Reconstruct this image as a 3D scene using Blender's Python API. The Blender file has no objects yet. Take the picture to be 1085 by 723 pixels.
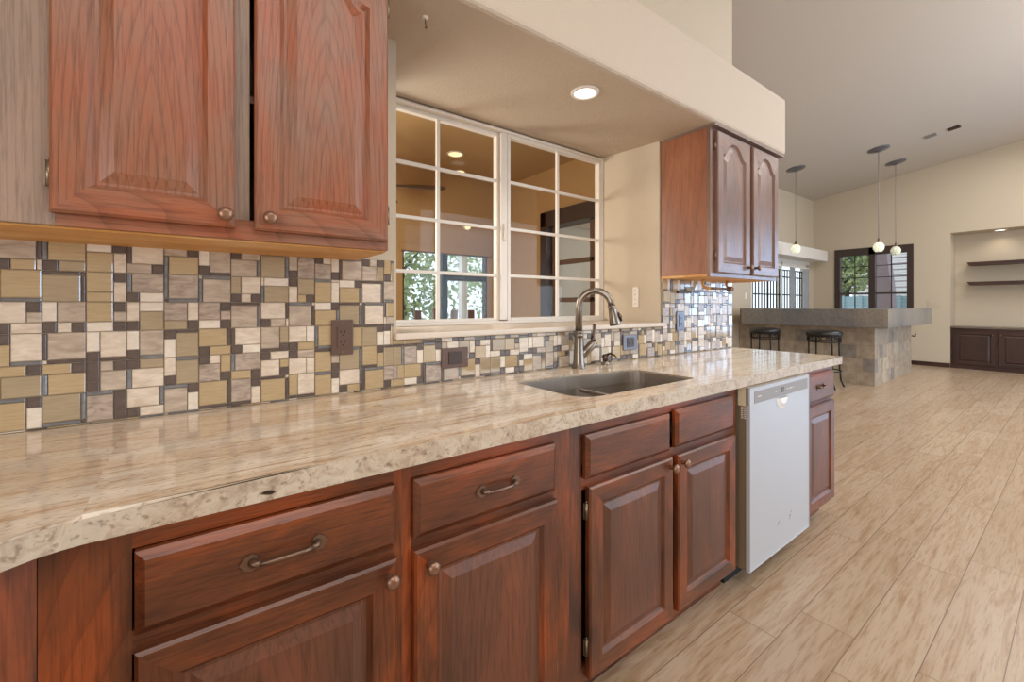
import bpy, bmesh, math, random
from mathutils import Vector, Matrix
random.seed(7)
C = bpy.context.scene
COL = C.collection
# ------------------------------------------------------------------ camera
CAM = (0.0, -1.482, 1.212); YAW = .937
cd = bpy.data.cameras.new('camera'); cam = bpy.data.objects.new('camera', cd); COL.objects.link(cam)
cd.sensor_width = 36; cd.lens = 450/1085*36; cd.shift_y = (323-361.5)/1085; cd.clip_start = .02; cd.clip_end = 200
cam.location = CAM; cam.rotation_euler = (math.pi/2, 0, YAW-math.pi/2)
C.camera = cam
C.view_settings.view_transform = 'Standard'; C.view_settings.look = 'None'
C.view_settings.exposure = 0.0; C.view_settings.gamma = 1; C.view_settings.use_curve_mapping = False
# ------------------------------------------------------------------ world and lights
W = bpy.data.worlds.new('world'); C.world = W; W.use_nodes = True
W.node_tree.nodes['Background'].inputs[0].default_value = (.80, .90, 1.0, 1)
W.node_tree.nodes['Background'].inputs[1].default_value = 1.9
def area(name, loc, size, power, color=(1, .93, .84), rot=(0, 0, 0), sy=None):
    l = bpy.data.lights.new(name, 'AREA'); l.energy = power; l.color = color; l.shape = 'RECTANGLE'; l.size = size; l.size_y = sy or size
    o = bpy.data.objects.new(name, l); COL.objects.link(o); o.location = loc; o.rotation_euler = rot
    return o
area('overhead_fill_kitchen', (.4, -3.2, 3.4), 2.4, 66, (1, .96, .91))  # added overhead fill for the kitchen, no fixture modelled
area('side_fill_kitchen', (-2.5, -3.3, 1.35), 1.9, 95, (1, .98, .96), (0, -math.pi/2, 0), 3.4)  # added fill from the left side, solid wall behind it
area('overhead_fill_dining', (5.2, -2.8, 4.0), 3.0, 110, (1, .97, .93))  # large unseen panel added to fill the dining side
area('overhead_fill_bar', (9.4, -1.6, 4.0), 2.4, 85, (1, .97, .92))  # another added panel, brightens the bar room from above
area('upward_fill_hall', (6.5, -4.0, 2.9), 3.0, 120, (1, .98, .96), (math.pi, 0, 0))  # added upward panel, stands in for bounce onto the ceiling
area('daylight_garden_door', (6.2, -5.9, 1.9), 5.0, 150, (.72, .86, 1), (math.pi/2, 0, 0), 2.6)
area('blue_fill_far_wall', (11.5, -4.6, 1.7), 2.4, 170, (.42, .66, 1), (0, math.pi/2, 0), 2.2)  # added blue panel for cool reflections in the tiles; no opening here
l_ = bpy.data.lights.new('sunroom_fill', 'POINT'); l_.energy = 100; l_.color = (1, .93, .82); l_.shadow_soft_size = .25  # hidden point light added to even out the stucco walls and ceiling
o_ = bpy.data.objects.new('sunroom_fill', l_); COL.objects.link(o_); o_.location = (.25, 1.3, 1.7)

# ------------------------------------------------------------------ materials
def lin(c):
    return tuple(((v/255)/12.92 if v/255 <= .04045 else ((v/255+.055)/1.055)**2.4) for v in c)+(1,)
def mat(name, rgb, rough=.5, metal=0, spec=.5, bump=None, emit=None, coat=0):
    m = bpy.data.materials.new(name); m.use_nodes = True; nt = m.node_tree; b = nt.nodes['Principled BSDF']
    b.inputs['Base Color'].default_value = lin(rgb); b.inputs['Roughness'].default_value = rough
    b.inputs['Metallic'].default_value = metal; b.inputs['Specular IOR Level'].default_value = spec
    b.inputs['Coat Weight'].default_value = coat
    if emit: b.inputs['Emission Color'].default_value = lin(emit[0]); b.inputs['Emission Strength'].default_value = emit[1]
    if bump:
        tc = nt.nodes.new('ShaderNodeTexCoord'); n = nt.nodes.new('ShaderNodeTexNoise'); n.inputs['Scale'].default_value = bump[0]; n.inputs['Detail'].default_value = 3
        bp = nt.nodes.new('ShaderNodeBump'); bp.inputs['Strength'].default_value = bump[1]; bp.inputs['Distance'].default_value = .005
        nt.links.new(tc.outputs['Object'], n.inputs['Vector']); nt.links.new(n.outputs['Fac'], bp.inputs['Height']); nt.links.new(bp.outputs[0], b.inputs['Normal'])
    return m
def ramp(nt, stops, interp='LINEAR'):
    r = nt.nodes.new('ShaderNodeValToRGB'); e = r.color_ramp.elements; r.color_ramp.interpolation = interp
    while len(e) < len(stops): e.new(.5)
    for i, (p, c) in enumerate(stops): e[i].position = p; e[i].color = lin(c) if max(c) > 1 else tuple(c)+(1,)
    return r
def noise(nt, vec, scale, detail=4, rough=.5, dist=0):
    n = nt.nodes.new('ShaderNodeTexNoise'); n.inputs['Scale'].default_value = scale; n.inputs['Detail'].default_value = detail
    n.inputs['Roughness'].default_value = rough; n.inputs['Distortion'].default_value = dist
    nt.links.new(vec, n.inputs['Vector']); return n
def mapping(nt, sc=(1, 1, 1), rot=(0, 0, 0), loc=(0, 0, 0)):
    tc = nt.nodes.new('ShaderNodeTexCoord'); m = nt.nodes.new('ShaderNodeMapping')
    m.inputs['Scale'].default_value = sc; m.inputs['Rotation'].default_value = rot; m.inputs['Location'].default_value = loc
    nt.links.new(tc.outputs['Object'], m.inputs['Vector']); return m.outputs[0]
def mixc(nt, fac, a, b, mode='MIX'):
    m = nt.nodes.new('ShaderNodeMix'); m.data_type = 'RGBA'; m.blend_type = mode
    if isinstance(fac, float): m.inputs[0].default_value = fac
    else: nt.links.new(fac, m.inputs[0])
    for s, v in ((6, a), (7, b)):
        if isinstance(v, tuple): m.inputs[s].default_value = v
        else: nt.links.new(v, m.inputs[s])
    return m.outputs[2]
def wood(name, axis, cols, rough=.34, grain=.35, fine=1.0, seed=0, line=(.70, .66, .64), spacing=1.0, fold=None):
    """axis: 0 grain along x, 1 along y, 2 along z; blotchy stain, cathedral growth lines and fine pores"""
    m = bpy.data.materials.new(name); m.use_nodes = True; nt = m.node_tree; b = nt.nodes['Principled BSDF']
    s = [5, 5, 5]; s[axis] = 1.6
    n1 = noise(nt, mapping(nt, tuple(s), loc=(seed, seed*.7, seed*1.3)), 1.3, 5, .6, .4)
    r1 = ramp(nt, [(.30, cols[0]), (.50, cols[1]), (.68, cols[2])]); nt.links.new(n1.outputs['Fac'], r1.inputs[0])
    # growth lines: stretched, bent rings
    s3 = [1, 1, 1]; s3[axis] = .11
    if fold:
        tc = nt.nodes.new('ShaderNodeTexCoord'); sx = nt.nodes.new('ShaderNodeSeparateXYZ'); nt.links.new(tc.outputs['Object'], sx.inputs[0])
        a1 = nt.nodes.new('ShaderNodeMath'); a1.operation = 'ADD'; a1.inputs[1].default_value = fold[0]; nt.links.new(sx.outputs[0], a1.inputs[0])
        pp = nt.nodes.new('ShaderNodeMath'); pp.operation = 'PINGPONG'; pp.inputs[1].default_value = fold[1]; nt.links.new(a1.outputs[0], pp.inputs[0])
        cx = nt.nodes.new('ShaderNodeCombineXYZ'); nt.links.new(pp.outputs[0], cx.inputs[0]); nt.links.new(sx.outputs[1], cx.inputs[1]); nt.links.new(sx.outputs[2], cx.inputs[2])
        m1 = nt.nodes.new('ShaderNodeMapping'); m1.inputs['Scale'].default_value = tuple(s3[:2])+(.19,); m1.inputs['Location'].default_value = (0, fold[3], -fold[2]*.19); nt.links.new(cx.outputs[0], m1.inputs['Vector']); mp = m1.outputs[0]
    else: mp = mapping(nt, tuple(s3), loc=(.13+seed*.31, .2, .07+seed*.05))
    wn = noise(nt, mapping(nt, tuple(v*3.2 for v in s3), loc=(seed, 0, 0)), 1.0, 2, .5)
    va = nt.nodes.new('ShaderNodeVectorMath'); va.operation = 'MULTIPLY_ADD'; nt.links.new(wn.outputs['Color'], va.inputs[0]); va.inputs[1].default_value = (.09, .09, .09); nt.links.new(mp, va.inputs[2])
    w = nt.nodes.new('ShaderNodeTexWave'); w.wave_type = 'RINGS'; w.rings_direction = 'SPHERICAL'; w.wave_profile = 'SAW'
    w.inputs['Scale'].default_value = 24/spacing; w.inputs['Distortion'].default_value = 1.5; w.inputs['Detail'].default_value = 2; w.inputs['Detail Scale'].default_value = .5
    nt.links.new(va.outputs[0], w.inputs['Vector'])
    rw = ramp(nt, [(0, line), (.14, tuple(.5+.5*v for v in line)), (.34, (1, 1, 1)), (1, (1, 1, 1))]); nt.links.new(w.outputs['Fac'], rw.inputs[0])
    s2 = [190*fine]*3; s2[axis] = 9
    n2 = noise(nt, mapping(nt, tuple(s2)), 1.0, 3, .65)
    rg = ramp(nt, [(.36, (.62, .58, .56)), (.52, (1, 1, 1))]); nt.links.new(n2.outputs['Fac'], rg.inputs[0])
    c = mixc(nt, grain, r1.outputs[0], rw.outputs[0], 'MULTIPLY'); c = mixc(nt, grain, c, rg.outputs[0], 'MULTIPLY')
    nt.links.new(c, b.inputs['Base Color']); b.inputs['Roughness'].default_value = rough
    ad = nt.nodes.new('ShaderNodeMath'); ad.operation = 'ADD'; nt.links.new(n2.outputs['Fac'], ad.inputs[0]); nt.links.new(w.outputs['Fac'], ad.inputs[1])
    bp = nt.nodes.new('ShaderNodeBump'); bp.inputs['Strength'].default_value = .3; bp.inputs['Distance'].default_value = .0012
    nt.links.new(ad.outputs[0], bp.inputs['Height']); nt.links.new(bp.outputs[0], b.inputs['Normal'])
    return m
LOW = [(60, 33, 24), (104, 57, 33), (152, 73, 33)]
LOWD = [(84, 54, 40), (102, 62, 44), (124, 72, 48)]
UPC = [(132, 102, 86), (142, 92, 68), (154, 80, 48)]
M = {}
M['low_v'] = wood('cherry_stained_oak_upright', 2, LOW, .31, .8)
M['low_h'] = wood('cherry_stained_oak_level', 0, LOW, .31, .8, seed=2)
M['low_y'] = wood('cherry_stained_oak_side', 1, LOW, .36, .8)
M['lowp_v'] = wood('worn_brown_oak_upright', 2, LOWD, .40, .7, seed=3, fold=(.0, .25, .35, .33))
M['up_v'] = wood('reddish_oak_upright', 2, UPC, .34, .75, seed=1, line=(.60, .58, .58), fold=(.082, .1725, .26, .17))
M['faded_v'] = wood('faded_grey_oak', 2, [(132, 112, 98), (148, 124, 108), (158, 128, 106)], .42, .6, seed=9)
M['up_h'] = wood('reddish_oak_level', 0, UPC, .36, .8, seed=4)
M['side_v'] = wood('orange_brown_veneer', 2, [(134, 86, 62), (150, 94, 66), (164, 108, 78)], .42, .5, seed=6)
M['raw'] = wood('raw_underside_wood', 0, [(186, 128, 62), (214, 156, 84), (228, 184, 124)], .5, .3)
M['dark_v'] = wood('espresso_wood_upright', 2, [(44, 26, 22), (56, 32, 27), (66, 40, 33)], .38, .4)
M['dark_y'] = wood('espresso_wood_level', 1, [(50, 30, 26), (60, 36, 30), (72, 46, 38)], .38, .4)
M['wall'] = mat('beige_painted_plaster', (194, 180, 159), .75, bump=(140, .25))
M['soffit'] = mat('textured_soffit_paint', (192, 177, 160), .7, bump=(90, .5))
M['ceil'] = mat('pale_ceiling_paint', (194, 184, 173), .8, bump=(60, .4))
M['stucco'] = mat('brown_stucco', (178, 144, 98), .9, bump=(60, .6))
M['white'] = mat('white_painted_trim', (228, 222, 214), .45)
M['winframe'] = mat('white_window_vinyl', (226, 220, 212), .35)
M['black'] = mat('black_gap', (12, 11, 10), .7)
M['bronze'] = mat('aged_bronze', (120, 96, 80), .38, .75)
M['copperknob'] = mat('worn_copper_bronze', (142, 108, 88), .34, .7)
M['brass'] = mat('tarnished_hinge_metal', (134, 120, 102), .35, .85)
M['iron'] = mat('black_wrought_iron', (30, 28, 27), .45, .4)
M['nickel'] = mat('brushed_nickel', (140, 131, 122), .30, .9)
M['nickel_dark'] = mat('dark_nickel', (100, 84, 76), .3, .9)
M['steel'] = mat('brushed_stainless_steel', (168, 158, 148), .38, .75)
M['appl'] = mat('white_dishwasher_enamel', (176, 180, 187), .28)
M['bisque'] = mat('cream_plastic_edge', (214, 196, 168), .45)
M['dwside'] = mat('galvanised_side_steel', (150, 132, 108), .45, .5, bump=(60, .3))
M['greypan'] = mat('grey_control_panel', (138, 134, 132), .4)
M['brownplate'] = mat('brown_outlet_plastic', (96, 72, 62), .4)
M['browndk'] = mat('dark_brown_plastic', (64, 46, 38), .4)
M['chromeplate'] = mat('blue_grey_metal_plate', (112, 112, 118), .3, .5)
M['whplate'] = mat('white_switch_plastic', (232, 226, 216), .4)
M['leather'] = mat('black_leather', (26, 27, 28), .3, bump=(80, .2))
M['concrete'] = mat('grey_slab_edge', (122, 116, 108), .45, bump=(30, .2))
M['darkwin'] = mat('dark_brown_window_frame', (58, 44, 38), .45)
M['brownframe'] = mat('brown_door_frame', (100, 72, 52), .5)
M['shade'] = mat('roller_shade_fabric', (176, 142, 100), .8)
M['ledge_grey'] = mat('pale_grey_blind', (176, 178, 182), .5)
def glassmat(name='window_glass', refl=.10):
    m = bpy.data.materials.new(name); m.use_nodes = True; nt = m.node_tree; nt.nodes.clear()
    o = nt.nodes.new('ShaderNodeOutputMaterial'); mx = nt.nodes.new('ShaderNodeMixShader'); t = nt.nodes.new('ShaderNodeBsdfTransparent'); g = nt.nodes.new('ShaderNodeBsdfGlossy')
    g.inputs['Roughness'].default_value = .02; mx.inputs[0].default_value = refl; t.inputs[0].default_value = (.94, .95, .95, 1)
    nt.links.new(t.outputs[0], mx.inputs[1]); nt.links.new(g.outputs[0], mx.inputs[2]); nt.links.new(mx.outputs[0], o.inputs[0]); return m
M['glass'] = glassmat(refl=.014)
def emis(name, rgb, s):
    m = bpy.data.materials.new(name); m.use_nodes = True; nt = m.node_tree; nt.nodes.clear()
    o = nt.nodes.new('ShaderNodeOutputMaterial'); e = nt.nodes.new('ShaderNodeEmission'); e.inputs[0].default_value = lin(rgb); e.inputs[1].default_value = s
    nt.links.new(e.outputs[0], o.inputs[0]); return m
M['lamp'] = emis('lit_lamp_lens', (255, 248, 232), 3.0)
M['lampw'] = emis('warm_lamp_lens', (255, 214, 150), 2.2)
def granite(name, edge=False, rotz=0.0):
    m = bpy.data.materials.new(name); m.use_nodes = True; nt = m.node_tree; b = nt.nodes['Principled BSDF']
    sc = (26, 26, 26) if edge else (2.6, 21, 14)
    v = mapping(nt, sc, (0, 0, rotz))
    n1 = noise(nt, v, 1.0, 10, .66, .9 if edge else 2.6)
    if edge: r = ramp(nt, [(.28, (134, 114, 98)), (.40, (172, 154, 134)), (.55, (196, 182, 162)), (.75, (178, 166, 152))])
    else: r = ramp(nt, [(.24, (160, 134, 108)), (.36, (200, 172, 142)), (.44, (222, 204, 180)), (.56, (234, 224, 208)), (.66, (216, 192, 164)), (.78, (196, 164, 130))])
    nt.links.new(n1.outputs['Fac'], r.inputs[0])
    n3 = noise(nt, mapping(nt, (.8, 7, 7) if not edge else (5, 5, 5), (0, 0, rotz), (3, 1, 2)), 1.0, 4, .5, 1.5)
    r3 = ramp(nt, [(.35, (214, 182, 146)), (.55, (255, 255, 255))]); nt.links.new(n3.outputs['Fac'], r3.inputs[0])
    c = mixc(nt, .45 if not edge else .25, r.outputs[0], r3.outputs[0], 'MULTIPLY')
    n2 = noise(nt, mapping(nt, (90, 160, 110) if edge else (60, 190, 110), (0, 0, rotz)), 1.0, 4, .6)
    r2 = ramp(nt, [(.32, (150, 130, 112)), (.45, (255, 255, 255))]); nt.links.new(n2.outputs['Fac'], r2.inputs[0])
    c = mixc(nt, .6, c, r2.outputs[0], 'MULTIPLY')
    # sparse dark flecks
    n4 = noise(nt, mapping(nt, (9, 38, 24), (0, 0, rotz), (7.3, 2, 1)), 1.0, 2, .5)
    r4 = ramp(nt, [(.745, (255, 255, 255)), (.77, (60, 44, 34))]); nt.links.new(n4.outputs['Fac'], r4.inputs[0])
    c = mixc(nt, 1.0, c, r4.outputs[0], 'MULTIPLY')
    nt.links.new(c, b.inputs['Base Color']); b.inputs['Roughness'].default_value = .34 if edge else .10
    b.inputs['Specular IOR Level'].default_value = .6
    if edge:
        bp = nt.nodes.new('ShaderNodeBump'); bp.inputs['Strength'].default_value = .5; bp.inputs['Distance'].default_value = .003
        nt.links.new(n1.outputs['Fac'], bp.inputs['Height']); nt.links.new(bp.outputs[0], b.inputs['Normal'])
    return m
M['granite'] = granite('cream_veined_granite'); M['granite_edge'] = granite('chiselled_granite_edge', True)
M['granite_turn'] = granite('cream_veined_granite_turned', False, .35)
M['granite_dark'] = mat('dark_bar_granite', (110, 98, 88), .2, bump=(50, .05))
def floor_mat():
    m = bpy.data.materials.new('wood_look_plank_tile'); m.use_nodes = True; nt = m.node_tree; b = nt.nodes['Principled BSDF']
    v = mapping(nt, (1, 1, 1), loc=(.147, .127+.17*40, 0))
    br = nt.nodes.new('ShaderNodeTexBrick'); br.inputs['Scale'].default_value = 1; br.inputs['Brick Width'].default_value = 1.03; br.inputs['Row Height'].default_value = .170
    br.inputs['Mortar Size'].default_value = .0016; br.inputs['Mortar Smooth'].default_value = .1; br.offset = .22; br.offset_frequency = 2; br.inputs['Bias'].default_value = 0
    br.inputs['Color1'].default_value = (0, 0, 0, 1); br.inputs['Color2'].default_value = (1, 1, 1, 1); br.inputs['Mortar'].default_value = (.5, .5, .5, 1)
    nt.links.new(v, br.inputs['Vector'])
    r = ramp(nt, [(0, (178, 155, 130)), (.5, (184, 162, 138)), (1, (190, 169, 146))]); nt.links.new(br.outputs['Color'], r.inputs[0])
    # shift grain per plank
    sep = nt.nodes.new('ShaderNodeVectorMath'); sep.operation = 'MULTIPLY_ADD'
    nt.links.new(br.outputs['Color'], sep.inputs[0]); sep.inputs[1].default_value = (7, 3, 5)
    tc = nt.nodes.new('ShaderNodeTexCoord'); nt.links.new(tc.outputs['Object'], sep.inputs[2])
    mp = nt.nodes.new('ShaderNodeMapping'); mp.inputs['Scale'].default_value = (1.3, 15, 1); nt.links.new(sep.outputs[0], mp.inputs['Vector'])
    n = noise(nt, mp.outputs[0], 1.3, 7, .65, 1.6)
    r2 = ramp(nt, [(.26, (196, 168, 140)), (.40, (232, 218, 202)), (.54, (255, 255, 255))]); nt.links.new(n.outputs['Fac'], r2.inputs[0])
    c = mixc(nt, .75, r.outputs[0], r2.outputs[0], 'MULTIPLY')
    mp2 = nt.nodes.new('ShaderNodeMapping'); mp2.inputs['Scale'].default_value = (9, 120, 1); nt.links.new(sep.outputs[0], mp2.inputs['Vector'])
    n2 = noise(nt, mp2.outputs[0], 1.0, 3, .6)
    r3 = ramp(nt, [(.3, (190, 160, 130)), (.5, (255, 255, 255))]); nt.links.new(n2.outputs['Fac'], r3.inputs[0])
    c = mixc(nt, .5, c, r3.outputs[0], 'MULTIPLY')
    c = mixc(nt, br.outputs['Fac'], c, lin((128, 104, 82)))
    nt.links.new(c, b.inputs['Base Color']); b.inputs['Roughness'].default_value = .29
    bp = nt.nodes.new('ShaderNodeBump'); bp.inputs['Strength'].default_value = .4; bp.inputs['Distance'].default_value = .002; bp.invert = True
    nt.links.new(br.outputs['Fac'], bp.inputs['Height']); nt.links.new(bp.outputs[0], b.inputs['Normal'])
    return m
M['floor'] = floor_mat()
def tilemat(name, a, bcol, rough, spec=.5, scale=(30, 30, 60), metal=0, streak=False):
    m = bpy.data.materials.new(name); m.use_nodes = True; nt = m.node_tree; b = nt.nodes['Principled BSDF']
    n = noise(nt, mapping(nt, scale), 1.0, 5, .6, .6 if not streak else 0)
    r = ramp(nt, [(.32, a), (.66, bcol)]); nt.links.new(n.outputs['Fac'], r.inputs[0]); nt.links.new(r.outputs[0], b.inputs['Base Color'])
    b.inputs['Roughness'].default_value = rough; b.inputs['Specular IOR Level'].default_value = spec; b.inputs['Metallic'].default_value = metal
    return m
TILE = [tilemat('cream_travertine_tile', (198, 180, 160), (224, 210, 192), .28, .7, scale=(25, 25, 70)),
        tilemat('taupe_travertine_tile', (160, 142, 126), (196, 180, 162), .28, .7, scale=(18, 18, 60)),
        tilemat('gold_glass_tile', (172, 148, 112), (186, 164, 128), .10, 1.0, (20, 20, 260), streak=True),
        tilemat('dark_umber_tile', (86, 74, 70), (100, 87, 81), .22, .6),
        tilemat('grey_glass_strip_tile', (104, 106, 110), (128, 130, 134), .10, .8),
        mat('sandy_grout', (158, 142, 122), .8),
        tilemat('olive_glass_tile', (156, 138, 112), (172, 154, 126), .10, 1.0, (20, 20, 260), streak=True),
        tilemat('pale_cream_tile', (214, 200, 182), (230, 220, 206), .28, .7, scale=(25, 25, 70)),
        tilemat('brown_grey_travertine_tile', (140, 122, 110), (188, 172, 156), .3, .7, scale=(30, 30, 90))]
def slate_mat():
    m = bpy.data.materials.new('mixed_slate_tiles'); m.use_nodes = True; nt = m.node_tree; b = nt.nodes['Principled BSDF']
    tc = nt.nodes.new('ShaderNodeTexCoord'); sx = nt.nodes.new('ShaderNodeSeparateXYZ'); nt.links.new(tc.outputs['Object'], sx.inputs[0])
    ad = nt.nodes.new('ShaderNodeMath'); ad.operation = 'ADD'; nt.links.new(sx.outputs[0], ad.inputs[0]); nt.links.new(sx.outputs[1], ad.inputs[1])
    cb = nt.nodes.new('ShaderNodeCombineXYZ'); nt.links.new(ad.outputs[0], cb.inputs[0]); nt.links.new(sx.outputs[2], cb.inputs[1])
    br = nt.nodes.new('ShaderNodeTexBrick'); br.inputs['Scale'].default_value = 1; br.inputs['Brick Width'].default_value = .30; br.inputs['Row Height'].default_value = .20; br.inputs['Bias'].default_value = .1
    br.inputs['Mortar Size'].default_value = .003; br.offset = .37; br.squash = .7; br.squash_frequency = 2
    br.inputs['Color1'].default_value = (0, 0, 0, 1); br.inputs['Color2'].default_value = (1, 1, 1, 1)
    nt.links.new(cb.outputs[0], br.inputs['Vector'])
    r = ramp(nt, [(0, (146, 140, 134)), (.15, (176, 162, 144)), (.45, (188, 174, 154)), (.65, (168, 158, 144)), (.85, (180, 162, 146)), (1, (194, 182, 158))], 'CONSTANT'); nt.links.new(br.outputs['Color'], r.inputs[0])
    n = noise(nt, tc.outputs['Object'], 9, 6, .6); r2 = ramp(nt, [(.3, (180, 170, 160)), (.7, (255, 255, 255))]); nt.links.new(n.outputs['Fac'], r2.inputs[0])
    c = mixc(nt, .7, r.outputs[0], r2.outputs[0], 'MULTIPLY'); c = mixc(nt, br.outputs['Fac'], c, lin((150, 136, 118)))
    nt.links.new(c, b.inputs['Base Color']); b.inputs['Roughness'].default_value = .5
    bp = nt.nodes.new('ShaderNodeBump'); bp.inputs['Strength'].default_value = .5; bp.inputs['Distance'].default_value = .01; nt.links.new(n.outputs['Fac'], bp.inputs['Height']); nt.links.new(bp.outputs[0], b.inputs['Normal'])
    return m
M['slate'] = slate_mat()
def siding(name, a, pitch):
    m = bpy.data.materials.new(name); m.use_nodes = True; nt = m.node_tree; b = nt.nodes['Principled BSDF']
    w = nt.nodes.new('ShaderNodeTexWave'); w.bands_direction = 'Z'; w.wave_profile = 'SAW'; w.inputs['Scale'].default_value = 1/pitch/3.1831*1.0
    tc = nt.nodes.new('ShaderNodeTexCoord'); nt.links.new(tc.outputs['Object'], w.inputs['Vector'])
    bp = nt.nodes.new('ShaderNodeBump'); bp.inputs['Distance'].default_value = .03; nt.links.new(w.outputs['Fac'], bp.inputs['Height']); nt.links.new(bp.outputs[0], b.inputs['Normal'])
    b.inputs['Base Color'].default_value = lin(a); b.inputs['Roughness'].default_value = .8; return m
M['siding'] = siding('lilac_lap_siding', (168, 152, 160), .12)
M['fence'] = siding('pale_blue_fence_boards', (176, 206, 216), .12)
def leafmat():
    m = bpy.data.materials.new('leaf_green'); m.use_nodes = True; nt = m.node_tree; b = nt.nodes['Principled BSDF']
    n = noise(nt, mapping(nt, (1, 1, 1)), 4, 3); r = ramp(nt, [(.3, (120, 146, 92)), (.5, (166, 184, 126)), (.7, (210, 214, 150))]); nt.links.new(n.outputs['Fac'], r.inputs[0])
    nt.links.new(r.outputs[0], b.inputs['Base Color']); b.inputs['Roughness'].default_value = .6; return m
M['leaf'] = leafmat(); M['bark'] = mat('tree_bark', (104, 82, 62), .9)
M['patio'] = mat('patio_concrete', (190, 182, 172), .8)
M['picket'] = mat('brown_picket_paint', (130, 88, 72), .6)

# ------------------------------------------------------------------ helpers
def bm_new(): return bmesh.new()
def box(bm, x0, x1, y0, y1, z0, z1, mi=0, bev=0):
    r = bmesh.ops.create_cube(bm, size=1); vs = r['verts']
    for v in vs: v.co = Vector(((x0+x1)/2+v.co.x*(x1-x0), (y0+y1)/2+v.co.y*(y1-y0), (z0+z1)/2+v.co.z*(z1-z0)))
    fs = set(f for v in vs for f in v.link_faces)
    for f in fs: f.material_index = mi
    if bev:
        es = list(set(e for v in vs for e in v.link_edges))
        r2 = bmesh.ops.bevel(bm, geom=es, offset=bev, segments=2, affect='EDGES', profile=.6)
        for f in r2['faces']: f.material_index = mi
    return vs
def tube(bm, pts, rad, n=10, mi=0, cap=True):
    """swept circle along pts; rad float or list"""
    pts = [Vector(p) for p in pts]; R = rad if isinstance(rad, (list, tuple)) else [rad]*len(pts)
    rings = []; up = None
    for i, p in enumerate(pts):
        t = (pts[min(i+1, len(pts)-1)]-pts[max(i-1, 0)]).normalized()
        if up is None: up = Vector((0, 0, 1)) if abs(t.z) < .9 else Vector((1, 0, 0))
        u = (up-t*up.dot(t)).normalized(); w = t.cross(u); up = u
        rings.append([bm.verts.new(p+(u*math.cos(a)+w*math.sin(a))*R[i]) for a in [2*math.pi*k/n for k in range(n)]])
    for a, b in zip(rings, rings[1:]):
        for k in range(n):
            f = bm.faces.new((a[k], a[(k+1) % n], b[(k+1) % n], b[k])); f.smooth = True; f.material_index = mi
    if cap:
        for rg, fl in ((rings[0], True), (rings[-1], False)):
            f = bm.faces.new(rg[::-1] if fl else rg); f.material_index = mi
def lathe(bm, prof, c=(0, 0, 0), n=20, axis='z', mi=0, M4=None):
    """prof: (radius, height) list"""
    rings = []
    for r, h in prof:
        ring = []
        for k in range(n):
            a = 2*math.pi*k/n; x, y = r*math.cos(a), r*math.sin(a)
            p = {'z': Vector((x, y, h)), 'y': Vector((x, h, y)), 'x': Vector((h, x, y))}[axis]
            if M4: p = M4 @ p
            ring.append(bm.verts.new(p+Vector(c)))
        rings.append(ring)
    for a, b in zip(rings, rings[1:]):
        for k in range(n):
            f = bm.faces.new((a[k], a[(k+1) % n], b[(k+1) % n], b[k])); f.smooth = True; f.material_index = mi
    for rg in (rings[0], rings[-1]):
        f = bm.faces.new(rg); f.material_index = mi
def prism(bm, poly, z0, z1, mi=0, axis='z'):
    def P(a, b, h): return {'z': (a, b, h), 'y': (a, h, b), 'x': (h, a, b)}[axis]
    lo = [bm.verts.new(P(a, b, z0)) for a, b in poly]; hi = [bm.verts.new(P(a, b, z1)) for a, b in poly]; n = len(poly)
    for i in range(n): bm.faces.new((lo[i], lo[(i+1) % n], hi[(i+1) % n], hi[i])).material_index = mi
    bm.faces.new(lo[::-1]).material_index = mi; bm.faces.new(hi).material_index = mi
    return lo+hi
def wloc(o):
    v = Vector((0, 0, 0))
    while o: v += o.location; o = o.parent
    return v
def obj(name, bm, mats, parent=None, origin=None, label=None, smooth=False):
    bmesh.ops.recalc_face_normals(bm, faces=bm.faces)
    if parent is not None: off = wloc(parent)
    elif origin is not None: off = Vector(origin)
    else:
        xs = [v.co for v in bm.verts]; off = Vector(((min(v.x for v in xs)+max(v.x for v in xs))/2, (min(v.y for v in xs)+max(v.y for v in xs))/2, min(v.z for v in xs)))
    bmesh.ops.translate(bm, verts=bm.verts, vec=-off)
    me = bpy.data.meshes.new(name); bm.to_mesh(me); bm.free()
    for m in (mats if isinstance(mats, (list, tuple)) else [mats]): me.materials.append(m)
    if smooth:
        for p in me.polygons: p.use_smooth = True
    o = bpy.data.objects.new(name, me); COL.objects.link(o)
    if parent is not None: o.parent = parent
    else: o.location = off
    if label: o['label'] = label
    return o
def thing(name, label, cat, loc, group=None):
    o = bpy.data.objects.new(name, None); o.empty_display_size = .05; COL.objects.link(o); o.location = loc; o['label'] = label; o['category'] = cat
    if group: o['group'] = group
    return o
def tag(o, label, cat, group=None, kind=None):
    o['label'] = label; o['category'] = cat
    if group: o['group'] = group
    if kind: o['kind'] = kind
    return o
def struct(name, bm, m, label=None, cat=None, origin=(0, 0, 0)):
    o = obj(name, bm, m, None, origin); o['kind'] = 'structure'
    if label: o['label'] = label; o['category'] = cat
    return o
def sempty(name, label, cat, loc):
    o = thing(name, label, cat, loc); o['kind'] = 'structure'; return o
def dup_tree(root, loc, label):
    r = root.copy(); COL.objects.link(r); r.location = loc; r['label'] = label
    for ch in root.children:
        c = ch.copy(); COL.objects.link(c); c.parent = r
        for g in ch.children:
            d = g.copy(); COL.objects.link(d); d.parent = c
    return r

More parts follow.
